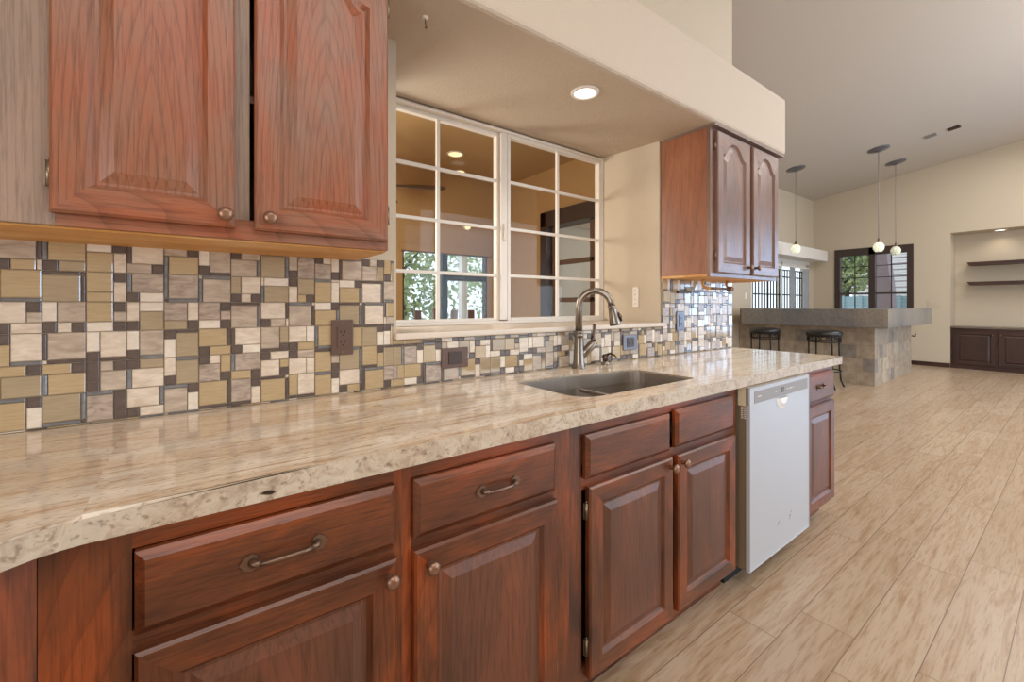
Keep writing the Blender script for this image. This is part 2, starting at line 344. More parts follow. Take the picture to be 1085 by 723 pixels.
# ------------------------------------------------------------------ room shell
ZS = 2.163          # soffit underside
def ceil_z(y): return 3.989-.1443*y
XW = 3.0; FX = 11.63; LY = 2.37; XL = -2.6; YB = -6.0
b = bm_new(); box(b, XL-.2, FX+.9, YB-.2, LY+.15, -.12, 0); struct('floor', b, M['floor'], 'pale brown wood-look plank floor', 'floor')
b = bm_new()
prism(b, [(YB-.2, ceil_z(YB-.2)), (LY+.2, ceil_z(LY+.2)), (LY+.2, ceil_z(LY+.2)+.12), (YB-.2, ceil_z(YB-.2)+.12)], XL-.2, FX+.2, axis='x')
struct('ceiling', b, M['ceil'], 'sloping pale vaulted ceiling over the bar room', 'ceiling')
# kitchen wall with the deep window recess
RX0, RX1, YW, SZ = .571, 2.152, .40, 1.110
b = bm_new()
box(b, XL, RX0, 0, .45, 0, 4.2); box(b, RX1, XW, 0, .45, 0, 4.2); box(b, RX0, RX1, 0, .45, 0, SZ-.03); box(b, RX0, RX1, 0, .45, ZS+.02, 4.2)
prism(b, [(RX1+.02, .004), (RX1-.0, .004), (RX1-.054, YW+.012), (RX1+.02, YW+.012)], SZ-.03, ZS+.02)
struct('wall_back', b, M['wall'], 'beige kitchen wall around the recessed window', 'wall')
b = bm_new()
prism(b, [(.001, ZS), (.001, 2.52), (-.325, 2.52), (-.333, 2.512), (-.333, ZS+.022), (-.330, ZS+.011), (-.323, ZS+.004), (-.312, ZS)], XL, XW+.003, axis='x'); box(b, RX0+.001, RX1-.001, .001, YW+.049, ZS, ZS+.015)
struct('trim_1', b, M['soffit'], 'beige boxed soffit beam above the sink and cupboards', 'soffit')
# wall between sunroom and bar room, with door opening
DY0, DY1, DZ = 1.12, 2.26, 2.26
b = bm_new()
box(b, 3.2, 3.34, .45, DY0, 0, 3.9); box(b, 3.2, 3.34, DY1, 3.1, 0, 3.9); box(b, 3.2, 3.34, DY0, DY1, DZ, 3.9); box(b, XW, 3.34, .40, .45, 0, 4.1)
struct('wall_sunroom_right', b, M['stucco'], 'brown stucco side wall seen through the kitchen window', 'wall')
# sunroom far wall with sliding door
SX0, SX1, SZT = 1.81, 2.93, 1.90
b = bm_new()
box(b, -.6, SX0, 3.03, 3.15, 0, 2.75); box(b, SX1, 3.2, 3.03, 3.15, 0, 2.75); box(b, SX0, SX1, 3.03, 3.15, SZT, 2.75)
struct('wall_sunroom_far', b, M['stucco'], 'brown stucco far wall around the sliding patio door', 'wall')
b = bm_new(); box(b, -.72, -.6, .45, 3.15, 0, 2.75); struct('wall_sunroom_left', b, M['stucco'])
b = bm_new(); box(b, -.72, 3.2, .45, 3.15, 2.75, 2.85); struct('ceiling_sunroom', b, M['stucco'])
b = bm_new(); box(b, -.72, 3.2, LY+.15, 3.15, -.12, 0); struct('floor_sunroom', b, M['patio'])
# bar room left wall with patio door
GX0, GX1, GZ = 8.50, 11.24, 2.12
b = bm_new()
box(b, 3.34, GX0, LY, LY+.14, 0, 4); box(b, GX1, FX+.14, LY, LY+.14, 0, 4); box(b, GX0, GX1, LY, LY+.14, GZ, 4)
struct('wall_left', b, M['wall'], 'cream wall holding the barred patio door', 'wall')
# far wall: window and niche
WY0, WY1, WZ0, WZ1 = .629, 1.95, .95, 2.445
NY0, NY1, NZ = -3.0, .107, 2.591
b = bm_new()
box(b, FX, FX+.14, WY1, LY+.14, 0, 4.2); box(b, FX, FX+.14, NY1, WY0, 0, 4.2); box(b, FX, FX+.14, WY0, WY1, 0, WZ0); box(b, FX, FX+.14, WY0, WY1, WZ1, 4.2)
box(b, FX, FX+.14, NY0, NY1, NZ, 4.6); box(b, FX, FX+.14, YB, NY0, 0, 5)
box(b, FX+.14, FX+.56, NY1, NY1+.1, 0, NZ+.1); box(b, FX+.14, FX+.56, NY0-.1, NY0, 0, NZ+.1); box(b, FX+.14, FX+.56, NY0, NY1, NZ, NZ+.1); box(b, FX+.50, FX+.62, NY0, NY1, 0, NZ)
struct('wall_far', b, M['wall'], 'cream far wall with dark window and shelved niche', 'wall')
b = bm_new(); box(b, FX-.015, FX, NY1, WY0+1.2, 0, .085, bev=.004); struct('baseboard_far', b, M['dark_y'], 'dark brown baseboard between bar and niche', 'baseboard')
# wall behind the camera, with a wide garden opening
b = bm_new(); box(b, XL-.14, XL, YB, .4, 0, 5); struct('wall_right', b, M['wall'])
b = bm_new(); box(b, XL, 3.4, YB-.14, YB, 0, 5); box(b, 9.2, FX+.14, YB-.14, YB, 0, 5); box(b, 3.4, 9.2, YB-.14, YB, 2.9, 5); struct('wall_front', b, M['wall'])

# ------------------------------------------------------------------ kitchen window (window_1)
win = sempty('window_1', 'white gridded two-panel kitchen window above the sink', 'window', (1.36, YW, SZ))
def winframe(x0, x1, z0, z1, t, y0, y1):
    b = bm_new(); box(b, x0, x0+t, y0, y1, z0, z1, bev=.004); box(b, x1-t, x1, y0, y1, z0, z1, bev=.004); box(b, x0+t, x1-t, y0, y1, z0, z0+t, bev=.004); box(b, x0+t, x1-t, y0, y1, z1-t, z1, bev=.004); return b
RXB = 2.104
obj('window_frame', winframe(RX0, RXB, SZ, ZS-.008, .014, YW-.02, YW+.045), M['winframe'], win)
for (x0, x1, nm, yy, t) in ((RX0+.014, 1.308, 'sliding_sash', YW+.012, .018), (1.345, RXB-.012, 'fixed_sash', YW-.012, .020)):
    z0, z1 = SZ+.012, ZS-.022
    s = obj(nm, winframe(x0, x1, z0, z1, t, yy, yy+.035), M['winframe'], win)
    b = bm_new(); mx = (x0+x1)/2; box(b, mx-.0085, mx+.0085, yy+.004, yy+.022, z0+t, z1-t, bev=.003)
    for zz in (1.370, 1.626, 1.882): box(b, x0+t, x1-t, yy+.005, yy+.021, zz-.0085, zz+.0085, bev=.003)
    obj('muntin_grid', b, M['winframe'], s)
    b = bm_new(); box(b, x0+t-.005, x1-t+.005, yy+.023, yy+.027, z0+t-.005, z1-t+.005); obj('pane', b, M['glass'], s)
b = bm_new(); box(b, 1.306, 1.346, YW-.008, YW+.05, SZ+.02, ZS-.02, bev=.004); obj('meeting_stile', b, M['winframe'], win)
b = bm_new(); box(b, 1.318, 1.330, YW-.022, YW-.004, 1.56, 1.65, bev=.004); obj('latch', b, M['winframe'], win)
b = bm_new(); box(b, RX0-.012, RX1+.03, -.030, 0, SZ-.024, SZ, bev=.006); box(b, RX0+.001, RX1-.056, -.001, YW+.045, SZ-.028, SZ-.0005)
obj('window_sill', b, mat('speckled_cream_sill', (214, 200, 184), .3, bump=(200, .1)), win)

# ------------------------------------------------------------------ sunroom beyond the window
sd = sempty('door_1', 'dark framed sliding patio door seen through the window', 'door', ((SX0+SX1)/2, 3.03, 0))
b = bm_new(); box(b, SX0, SX0+.02, 3.04, 3.12, 0, SZT); box(b, SX1-.02, SX1, 3.04, 3.12, 0, SZT); box(b, SX0, SX1, 3.04, 3.12, SZT-.02, SZT); obj('door_frame', b, M['darkwin'], sd)
b = bm_new(); box(b, 2.30, 2.375, 3.04, 3.10, 0, 1.86); box(b, 2.34, SX1, 3.04, 3.10, 1.50, 1.57); obj('centre_mullion', b, M['iron'], sd)
b = bm_new(); box(b, SX0+.02, SX1-.02, 3.075, 3.08, 0, SZT-.02); obj('pane', b, M['glass'], sd)
b = bm_new(); box(b, SX0-.03, SX1+.02, 2.97, 3.02, 1.815, 1.89, bev=.004); o = tag(obj('roller_shade', b, M['shade']), 'tan roller shade rolled up above the sliding patio door', 'roller shade')
b = bm_new(); tube(b, [(SX0-.03, 2.98, 1.81), (SX1+.02, 2.98, 1.81)], .012); obj('hem_bar', b, M['brownframe'], o)
# brown door in the sunroom side wall
dr = sempty('door_2', 'brown glazed door in stucco wall seen through the right sash', 'door', (3.2, (DY0+DY1)/2, 0))
b = bm_new(); box(b, 3.15, 3.36, DY1-.10, DY1, 0, DZ, bev=.004); box(b, 3.15, 3.36, DY0, DY0+.06, 0, DZ, bev=.004); box(b, 3.15, 3.36, DY0, DY1, DZ-.17, DZ, bev=.004); obj('door_frame', b, M['darkwin'], dr)
b = bm_new()
for y0, y1 in ((DY0+.06, DY0+.14), (1.52, 1.58), (DY1-.17, DY1-.10)): box(b, 3.25, 3.29, y0, y1, .02, DZ-.17, bev=.003)
for z in (.02, 1.24, 1.66): box(b, 3.25, 3.29, DY0+.14, DY1-.17, z, z+.05, bev=.003)
leaf = obj('door_leaf', b, M['brownframe'], dr)
b = bm_new(); box(b, 3.266, 3.272, DY0+.14, DY1-.17, .07, DZ-.17); obj('pane', b, M['glass'], leaf)
def downlight(name, x, y, z, r, label, m, tilt=None, group=None):
    t = thing(name, label, 'downlight', (x, y, z), group)
    b = bm_new(); lathe(b, [(r*1.28, 0), (r*1.25, -.006), (r*1.02, -.008), (r, -.002), (r, 0)], (x, y, z), 28); obj('trim_ring', b, M['white'], t)
    b = bm_new(); lathe(b, [(r*.99, -.001), (r*.9, -.0045), (r*.3, -.006)], (x, y, z), 28); obj('lens', b, m, t)
    return t
downlight('downlight', 2.10, 2.35, 2.75, .07, 'round ceiling downlight seen through the upper left window panes', M['lampw'])
downlight('downlight', 2.42, 2.82, 2.75, .05, 'small ceiling downlight beside the far stucco wall of the sunroom', M['lampw'])
t = thing('wall_light', 'small warm wall light above the sliding patio door', 'wall light', (2.62, 3.03, 2.16))
b = bm_new(); lathe(b, [(.045, 0), (.045, -.02), (.035, -.035)], (2.62, 3.03, 2.16), 18, 'y'); obj('backplate', b, M['white'], t)
b = bm_new(); lathe(b, [(.034, -.034), (.034, -.055), (.02, -.075)], (2.62, 3.03, 2.16), 18, 'y'); obj('lens', b, M['lampw'], t)
fan = thing('ceiling_fan', 'dark bladed ceiling fan partly seen in the left window pane', 'ceiling fan', (1.25, 2.1, 2.75))
FZ = -.14
b = bm_new(); tube(b, [(1.25, 2.1, 2.75), (1.25, 2.1, 2.28)], .012); obj('downrod', b, M['iron'], fan)
b = bm_new(); lathe(b, [(.03, .06), (.09, .04), (.10, 0), (.08, -.05), (.03, -.07)], (1.25, 2.1, 2.24)); obj('motor', b, M['iron'], fan)
for k in range(4):
    a = k*math.pi/2-.45; ca, sa = math.cos(a), math.sin(a)
    poly = [(.10, -.03), (.25, -.085), (.42, -.10), (.52, -.07), (.545, 0), (.52, .07), (.42, .10), (.25, .085), (.10, .03)]
    b = bm_new(); vs = prism(b, [(1.25+p*ca-q*sa, 2.1+p*sa+q*ca) for p, q in poly], 2.23, 2.238)
    for v in b.verts: v.co.z += .45*((v.co.y-2.1)*ca-(v.co.x-1.25)*sa)
    obj('blade', b, M['browndk'], fan)

# ------------------------------------------------------------------ outdoors
b = bm_new(); box(b, -8, 30, LY+.16, 20, -.14, -.03); o = struct('floor_patio', b, M['patio'])
b = bm_new(); box(b, FX+.7, 30, -8, LY+.16, -.14, -.03); struct('floor_yard', b, M['patio'])
def tree(x, y, h, r, label, seed, n=2600, z0=1.2):
    rnd = random.Random(seed); t = thing('tree', label, 'tree', (x, y, -.03), 'garden trees seen through the windows')
    b = bm_new(); tube(b, [(x, y, -.03), (x+.05, y, h*.4), (x-.05, y+.05, h*.8)], [.12, .09, .03], 8)
    for k in range(6):
        a = k*1.05+seed; tube(b, [(x, y, h*(.3+.06*k)), (x+math.cos(a)*r*.6, y+math.sin(a)*r*.6, h*(.5+.07*k))], [.04, .012], 6)
    obj('trunk', b, M['bark'], t)
    b = bm_new()
    for k in range(n):
        while True:
            p = Vector((rnd.uniform(-1, 1), rnd.uniform(-1, 1), rnd.uniform(-1, 1)))
            if .25 < p.length < 1: break
        c = Vector((x+p.x*r, y+p.y*r, z0+(h-z0)*(p.z+1)/2)); s = rnd.uniform(.05, .11)
        q = Matrix.Rotation(rnd.uniform(0, 6.28), 3, Vector((rnd.uniform(-1, 1), rnd.uniform(-1, 1), rnd.uniform(-1, 1))).normalized())
        b.faces.new([b.verts.new(c+q @ Vector(v)) for v in ((-s, 0, 0), (0, -s*.45, .01), (s, 0, 0), (0, s*.45, .01))])
    obj('foliage', b, M['leaf'], t); return t
tree(3.2, 6.6, 3.4, 1.5, 'leafy garden tree beyond the sliding patio door, left side', 1, z0=.5)
tree(7.0, 7.9, 3.6, 1.7, 'leafy garden tree beyond the sliding patio door, right side', 2, z0=.5)
tree(15.2, 2.75, 3.9, .85, 'green tree beyond the left half of the dark framed window', 3, 3600, z0=1.5)
rl = thing('picket_railing', 'brown picket railing in the garden beyond the sliding door', 'railing', (3.2, 4.3, 0))
for k in range(9):
    x = 1.9+k*.30; b = bm_new(); box(b, x, x+.10, 4.28, 4.33, 0, 1.13 if k % 3 else 1.17, bev=.006); obj('picket', b, M['picket'], rl)
b = bm_new(); box(b, 1.8, 4.6, 4.33, 4.37, .75, .83); box(b, 1.8, 4.6, 4.33, 4.37, .2, .28); obj('rail', b, M['picket'], rl)
b = bm_new(); box(b, 3.05, 3.15, 3.9, 4.0, -.03, 2.6, bev=.01); tag(obj('porch_post', b, M['white']), 'pale square porch post outside the sliding patio door', 'post')
# neighbour house, fence outside far window
hs = thing('neighbour_house', 'pale sided neighbouring house seen through the dark framed window', 'house', (20, 1.6, 0))
b = bm_new(); box(b, 19, 23, -3, 3.6, 0, 4.4); obj('siding_wall', b, mat('white_lap_siding', (226, 222, 220), .8), hs)
b = bm_new()
for k in range(22): box(b, 18.97, 19, -3, 3.6, .2*k, .2*k+.03)
obj('siding_laps', b, M['siding'], hs)
b = bm_new(); prism(b, [(1.66, 0), (1.34, 0), (1.36, 1.5), (1.50, 2.9), (1.66, 2.9)], 13.5, 13.9, axis='x'); tag(obj('garden_shed', b, M['siding']), 'lilac sided shed with a sloping edge outside the right half of the dark window', 'shed')
b = bm_new()
box(b, 14.6, 14.66, -3, 2.7, 0, 1.44)
for k in range(15): box(b, 14.56, 14.60, -3+.4*k, -2.92+.4*k, 0, 1.46)
tag(obj('garden_fence', b, M['fence']), 'pale blue garden fence below the far window view', 'fence')

# ------------------------------------------------------------------ backsplash of mosaic tiles
def mosaic():
    b = bm_new(); U = .025; rnd = random.Random(11)
    regs = [(-1.2, .559, .9145, 1.369), (.559, 2.166, .9145, 1.085), (2.166, 2.985, .9145, 1.369)]
    holes = []
    for r in regs: box(b, r[0], r[1], -.004, -.0003, r[2], r[3], 5)
    def tile(x0, x1, z0, z1, mi):
        for r in regs:
            a0, a1, c0, c1 = max(x0, r[0]), min(x1, r[1]), max(z0, r[2]), min(z1, r[3])
            if a1-a0 < .005 or c1-c0 < .004: continue
            g = .0010; a0 += g; a1 -= g; c0 += g; c1 -= g
            e = min(.0018, (a1-a0)*.3, (c1-c0)*.3); y = -.0095 if mi in (2, 4) else -.0085
            B = [b.verts.new(p) for p in ((a0, -.004, c0), (a1, -.004, c0), (a1, -.004, c1), (a0, -.004, c1))]
            Mi = [b.verts.new(p) for p in ((a0, y+.0015, c0), (a1, y+.0015, c0), (a1, y+.0015, c1), (a0, y+.0015, c1))]
            T = [b.verts.new(p) for p in ((a0+e, y, c0+e), (a1-e, y, c0+e), (a1-e, y, c1-e), (a0+e, y, c1-e))]
            for P, Q in ((B, Mi), (Mi, T)):
                for k in range(4): b.faces.new((P[k], P[(k+1) % 4], Q[(k+1) % 4], Q[k])).material_index = mi
            b.faces.new(T).material_index = mi
    big = [0, 1, 2, 6, 8, 2]; last = 0
    N = 3; B_ = U*N
    for j in range(7):
        z0 = 1.369-B_*(j+1)
        for i in range(-13, 46):
            x0 = -.3026+i*B_
            t = rnd.choice([.28, .28, 1.0])     # thin sliver or a full-width strip
            w = N-1 if t > .5 else N-1+.62; w2 = rnd.choice([2.0, 2.0, 2.0])
            bm_i = big[(last+rnd.choice([1, 2, 3])) % 6]; last = (last+1) % 6
            fx, fz, tr = rnd.random() < .5, rnd.random() < .5, rnd.random() < .5
            cells = [(0, w, 0, 2.0, bm_i)]
            if t > .5:
                if rnd.random() < .5: cells += [(w, 3, 0, 2, rnd.choice([0, 2, 7]))]
                else: cells += [(w, 3, 0, 1, 3), (w, 3, 1, 2, rnd.choice([0, 2, 1]))]
            else: cells += [(w, 3, 0, 2, rnd.choice([4, 3, 4]))]
            q = rnd.random()
            if q < .58:
                k = rnd.choice([1.0, 2.0, 1.9]); cells += [(0, k, 2, 3, rnd.choice([7, 7, 6]) if k > 1.5 else 3), (k, 3, 2, 3, 3 if k > 1.5 else rnd.choice([0, 2, 1]))]
            elif q < .86: cells[0] = (0, w, 0, 2.65, bm_i); cells = [c if c[0] == 0 else (c[0], c[1], c[2], c[3]+(.65 if c[3] == 2 else 0), c[4]) for c in cells]+[(0, w, 2.65, 3, rnd.choice([3, 4])), (w, 3, 2.65, 3, rnd.choice([3, 0]))]
            else: cells += [(0, 1.0, 2, 3, 3), (1.0, 3, 2, 3, rnd.choice([2, 0, 3]))]
            for (a0, a1, c0, c1, mi) in cells:
                if tr: a0, a1, c0, c1 = c0, c1, a0, a1
                if fx: a0, a1 = 3-a1, 3-a0
                if fz: c0, c1 = 3-c1, 3-c0
                tile(x0+a0*U, x0+a1*U, z0+c0*U, z0+c1*U, mi)
    return b
tag(obj('tiled_backsplash', mosaic(), TILE), 'mosaic backsplash of cream, gold and dark tiles behind the worktop', 'backsplash')

# ------------------------------------------------------------------ cabinet parts
def panel_door(x0, x1, z0, z1, yf, th=.02, arch=False, st=.058):
    """raised panel door, front face at y=yf-th. materials: 0 upright frame, 1 level rails, 2 field"""
    b = bm_new(); A = 24
    def loop(ins, y, z_arch=True, out=False):
        xa, xb, za, zb = x0+ins, x1-ins, z0+ins, z1-ins
        pts = [(xa, za), (xb, za)]
        if arch and not out:
            sh = zb-.062; w = xb-xa
            for k in range(A+1):
                u = k/A; xx = xb-w*u; s = abs(u-.5)*2
                f = 0 if s > .92 else .5+.5*math.cos(math.pi*(s/.92)**1.45)
                pts.append((xx, sh+f*.072))
        else:
            for k in range(A+1): pts.append((xb-(xb-xa)*k/A, zb))
        return [b.verts.new((x, y, z)) for x, z in pts]
    f = yf-th
    L = [loop(0, yf, out=True), loop(0, f+.005, out=True), loop(.005, f, out=True)]
    L += [loop(st-.006, f), loop(st, f+.006), loop(st+.004, f+.010), loop(st+.010, f+.0105), loop(st+.033, f+.0025), loop(st+.036, f+.0025)]
    n = len(L[0])
    for li, (P, Q) in enumerate(zip(L, L[1:])):
        for k in range(n):
            k2 = (k+1) % n
            fc = b.faces.new((P[k], P[k2], Q[k2], Q[k]))
            horiz = k == 0 or 2 <= k+1 <= n-1 and k not in (1, n-1)
            fc.material_index = (1 if (k == 0 or (k >= 2 and k < n-1)) else 0) if li < 4 else (2 if li >= 5 else 0)
    b.faces.new(L[-1]).material_index = 2; b.faces.new(L[0][::-1]).material_index = 0
    return b
def drawer_front(x0, x1, z0, z1, yf, th=.02):
    b = bm_new()
    def lp(i, y): return [b.verts.new(p) for p in ((x0+i, y, z0+i), (x1-i, y, z0+i), (x1-i, y, z1-i), (x0+i, y, z1-i))]
    L = [lp(0, yf), lp(0, yf-th+.009), lp(.004, yf-th+.006), lp(.013, yf-th)]
    for P, Q in zip(L, L[1:]):
        for k in range(4): b.faces.new((P[k], P[(k+1) % 4], Q[(k+1) % 4], Q[k]))
    b.faces.new(L[-1]); b.faces.new(L[0][::-1]); return b
def knob_bm(x, y, z, r=.0155):
    b = bm_new(); lathe(b, [(.009, 0), (.0075, -.004), (.006, -.012), (r*.95, -.017), (r, -.021), (r*.85, -.026), (r*.4, -.029)], (x, y, z), 18, 'y'); return b
def pull_bm(xc, y, z, L=.095):
    b = bm_new(); h = L/2
    for s in (-1, 1):
        x = xc+s*h
        prism(b, [(x+s*.019, z), (x+s*.010, z+.012), (x, z+.015), (x-s*.008, z+.010), (x-s*.008, z-.010), (x, z-.015), (x+s*.010, z-.012)], y-.004, y, axis='y')
        tube(b, [(x, y-.002, z), (x-s*.002, y-.012, z), (x-s*.012, y-.017, z)], [.0075, .006, .0048], 8)
    tube(b, [(xc-h+.010, y-.017, z), (xc-h*.5, y-.020, z), (xc, y-.021, z), (xc+h*.5, y-.020, z), (xc+h-.010, y-.017, z)], [.0045, .0042, .005, .0042, .0045], 8)
    return b
def hinge_bm(x, y, z, s=-1):
    b = bm_new(); box(b, min(x, x+s*.009), max(x, x+s*.009), y-.003, y, z-.024, z+.024, bev=.001)
    tube(b, [(x+s*.002, y-.007, z-.024), (x+s*.002, y-.007, z+.024)], .0055, 8); tube(b, [(x+s*.002, y-.007, z+.024), (x+s*.002, y-.007, z+.030)], [.004, .002], 8); pass; return b
FY = -.600; TK = .100; CB = .870
WL = [M['low_v'], M['low_h'], M['lowp_v']]
def base_cab(x0, x1, label, name='base_cabinet', stile_l=.03, stile_r=.03, mid=True, group='kitchen base cabinets'):
    t = thing(name, label, 'cabinet', ((x0+x1)/2, -.3, 0), group)
    b = bm_new()
    box(b, x0, x0+.016, FY+.018, -.004, TK, CB); box(b, x1-.016, x1, FY+.018, -.004, TK, CB); box(b, x0+.016, x1-.016, FY+.018, -.004, TK, TK+.016); box(b, x0+.016, x1-.016, -.016, -.004, TK, CB)
    obj('carcass', b, M['low_y'], t)
    b = bm_new()     # face frame
    box(b, x0, x0+stile_l, FY, FY+.018, TK, CB, 0); box(b, x1-stile_r, x1, FY, FY+.018, TK, CB, 0)
    for z0, z1 in ((.832, CB), (.668, .704), (TK, TK+.045)): box(b, x0+stile_l, x1-stile_r, FY, FY+.018, z0, z1, 1)
    obj('face_frame', b, WL, t)
    b = bm_new(); box(b, x0, x1, -.535, -.515, 0, TK); obj('toe_kick', b, M['low_h'], t)
    return t
def front_door(t, x0, x1, z0, z1, knob=None, hinge=None, hz=(.2, .6), yf=FY-.001, mats=None, arch=False, knobm='copperknob'):
    d = obj('door', panel_door(x0, x1, z0, z1, yf, arch=arch), mats or WL, t)
    if knob: obj('knob', knob_bm(knob[0], yf-.02, knob[1]), M[knobm], d)
    for z in (hz if hinge else ()):
        obj('hinge', hinge_bm(x0 if hinge < 0 else x1, yf+.001, z, hinge), M['brass'], d)
    return d
def front_drawer(t, x0, x1, z0, z1, pull=None, name='drawer'):
    d = obj(name, drawer_front(x0, x1, z0, z1, FY-.001), M['low_h'], t)
    if pull: obj('pull', pull_bm(pull[0], FY-.021, pull[1], pull[2]), M['bronze'], d)
    return d
DT, DB, PT, PB = .831, .702, .677, .115
t = base_cab(-.185, .353, 'red-brown base cabinet nearest the corner, wide left stile, drawer above door', stile_l=.10, stile_r=.02)
front_drawer(t, -.081, .333, DB, DT, (.125, .766, .105)); front_door(t, -.081, .335, PB, PT, (.317, .645), -1)
t = base_cab(.353, .85, 'red-brown base cabinet second from the corner with small drawer pull', stile_l=.02, stile_r=.06)
front_drawer(t, .374, .787, DB, DT, (.592, .766, .095)); front_door(t, .374, .791, PB, PT, (.408, .640), 1)
t = base_cab(.85, 1.815, 'wide sink base cabinet with two false drawers and paired doors', stile_l=.05, stile_r=.045)
front_drawer(t, .904, 1.322, DB, DT, name='false_drawer'); front_drawer(t, 1.354, 1.765, DB+.004, DT+.008, name='false_drawer')
front_door(t, .916, 1.334, PB, PT, (1.318, .648), -1, (.205, .605)); front_door(t, 1.366, 1.776, PB+.006, PT, (1.388, .650), 1)
t = base_cab(2.47, 2.945, 'narrow end base cabinet to the right of the white dishwasher', stile_l=.05, stile_r=.02)
front_drawer(t, 2.52, 2.915, DB-.01, DT+.012, (2.70, .770, .08)); front_door(t, 2.52, 2.915, PB, PT-.005, None, 1)
b = bm_new(); 
# diagonal corner cabinet
t = thing('corner_cabinet', 'plain red-brown corner cabinet face under the counter bend', 'cabinet', (-.5, -.5, 0))
b = bm_new(); prism(b, [(-.186, -.02), (-.186, -.600), (-.62, -.93), (-.62, -1.6), (-1.2, -1.6), (-1.2, -.02)], TK, CB); obj('carcass', b, M['low_v'], t)
b = bm_new(); prism(b, [(-.186, -.02), (-.186, -.53), (-.69, -.91), (-.69, -1.6), (-1.2, -1.6), (-1.2, -.02)], 0, TK); obj('toe_kick', b, M['low_h'], t)

# ------------------------------------------------------------------ countertop with the sink cut out
def arc(cx, cy, r, a0, a1, n=8): return [(cx+r*math.cos(math.radians(a0+(a1-a0)*k/n)), cy+r*math.sin(math.radians(a0+(a1-a0)*k/n))) for k in range(n+1)]
def sink_outline(off=0):
    p = []
    x0, x1, yf, yl, yr = .972-off, 1.622+off, -.536-off, -.170+off, -.212+off
    r = .085+off; p += arc(x0+r, yf+r, r, 180, 270, 7); r2 = .03+off; p += arc(x1-r2, yf+r2, r2, -90, 0, 5)
    r = .10+off; p += arc(x1-r, yr-r, r, 0, 90, 7)
    for k in range(1, 8):
        u = k/8; s = u*u*(3-2*u); p.append((1.46+(1.22-1.46)*u, yr+(yl-yr)*s))
    r = .04+off; p += arc(x0+r, yl-r, r, 90, 180, 5)
    return p
def clean(p):
    q = []
    for a in p:
        if not q or (abs(a[0]-q[-1][0])+abs(a[1]-q[-1][1])) > 1e-4: q.append(a)
    return q
def slab(outer, hole, z0, z1, zbev=.004):
    b = bm_new(); top = []; ed = []
    loops = [clean(outer)]+([clean(hole)] if hole else [])
    tops = []
    for lp in loops:
        vs = [b.verts.new((x, y, z1)) for x, y in lp]; es = [b.edges.new((vs[i], vs[(i+1) % len(vs)])) for i in range(len(vs))]; ed += es; tops.append(vs)
    bmesh.ops.triangle_fill(b, use_beauty=True, edges=ed)
    for f in b.faces: f.material_index = 0; 
    tf = list(b.faces)
    for vs in tops:
        lo = [b.verts.new((v.co.x, v.co.y, z0)) for v in vs]
        for i in range(len(vs)):
            j = (i+1) % len(vs); b.faces.new((vs[i], vs[j], lo[j], lo[i])).material_index = 1
    return b
CT = .914; CF = -.635
ctop = thing('countertop', 'cream and tan veined granite worktop along the tiled wall', 'countertop', (1.2, -.3, CB))
outer = [(-.150, 0), (-.135, -.635)]+[(x, CF) for x in (.2, .6, 1.0, 1.6, 2.2, 2.6)]+arc(XW-.012, CF+.012, .012, -90, 0, 4)+[(XW, 0), (2.0, 0), (.9, 0)]
# front edge gets a small eased nose
b = slab(outer, sink_outline(), CB+.001, CT)
ee = [e for e in b.edges if all(abs(v.co.z-CT) < 1e-5 and (v.co.y < CF+.02 or v.co.x > XW-.002) for v in e.verts) and len(e.link_faces) == 2 and {f.material_index for f in e.link_faces} == {0, 1}]
bmesh.ops.bevel(b, geom=ee, offset=.007, segments=3, affect='EDGES', profile=.5)
obj('slab', b, [M['granite'], M['granite_edge']], ctop)
outer = [(-.150, 0), (-.135, -.635)]+[(-.155, -.638), (-.18, -.646), (-.205, -.661), (-.23, -.680), (-.65, -1.0), (-.66, -1.03), (-.66, -1.62), (-1.2, -1.62), (-1.2, 0)]
b = slab(outer, None, CB+.001, CT)
ee = [e for e in b.edges if all(abs(v.co.z-CT) < 1e-5 and v.co.y < -.6 and v.co.x > -.7 for v in e.verts) and len(e.link_faces) == 2 and {f.material_index for f in e.link_faces} == {0, 1}]
bmesh.ops.bevel(b, geom=ee, offset=.007, segments=3, affect='EDGES', profile=.5)
obj('corner_slab', b, [M['granite_turn'], M['granite_edge']], ctop, label='corner piece of the granite with veins turned past a thin seam')

# ------------------------------------------------------------------ sink
snk = thing('kitchen_sink', 'undermount stainless double-bowl sink set into the granite', 'sink', (1.3, -.36, .70))
b = bm_new()
full = clean(sink_outline(.006)); zc = .8705
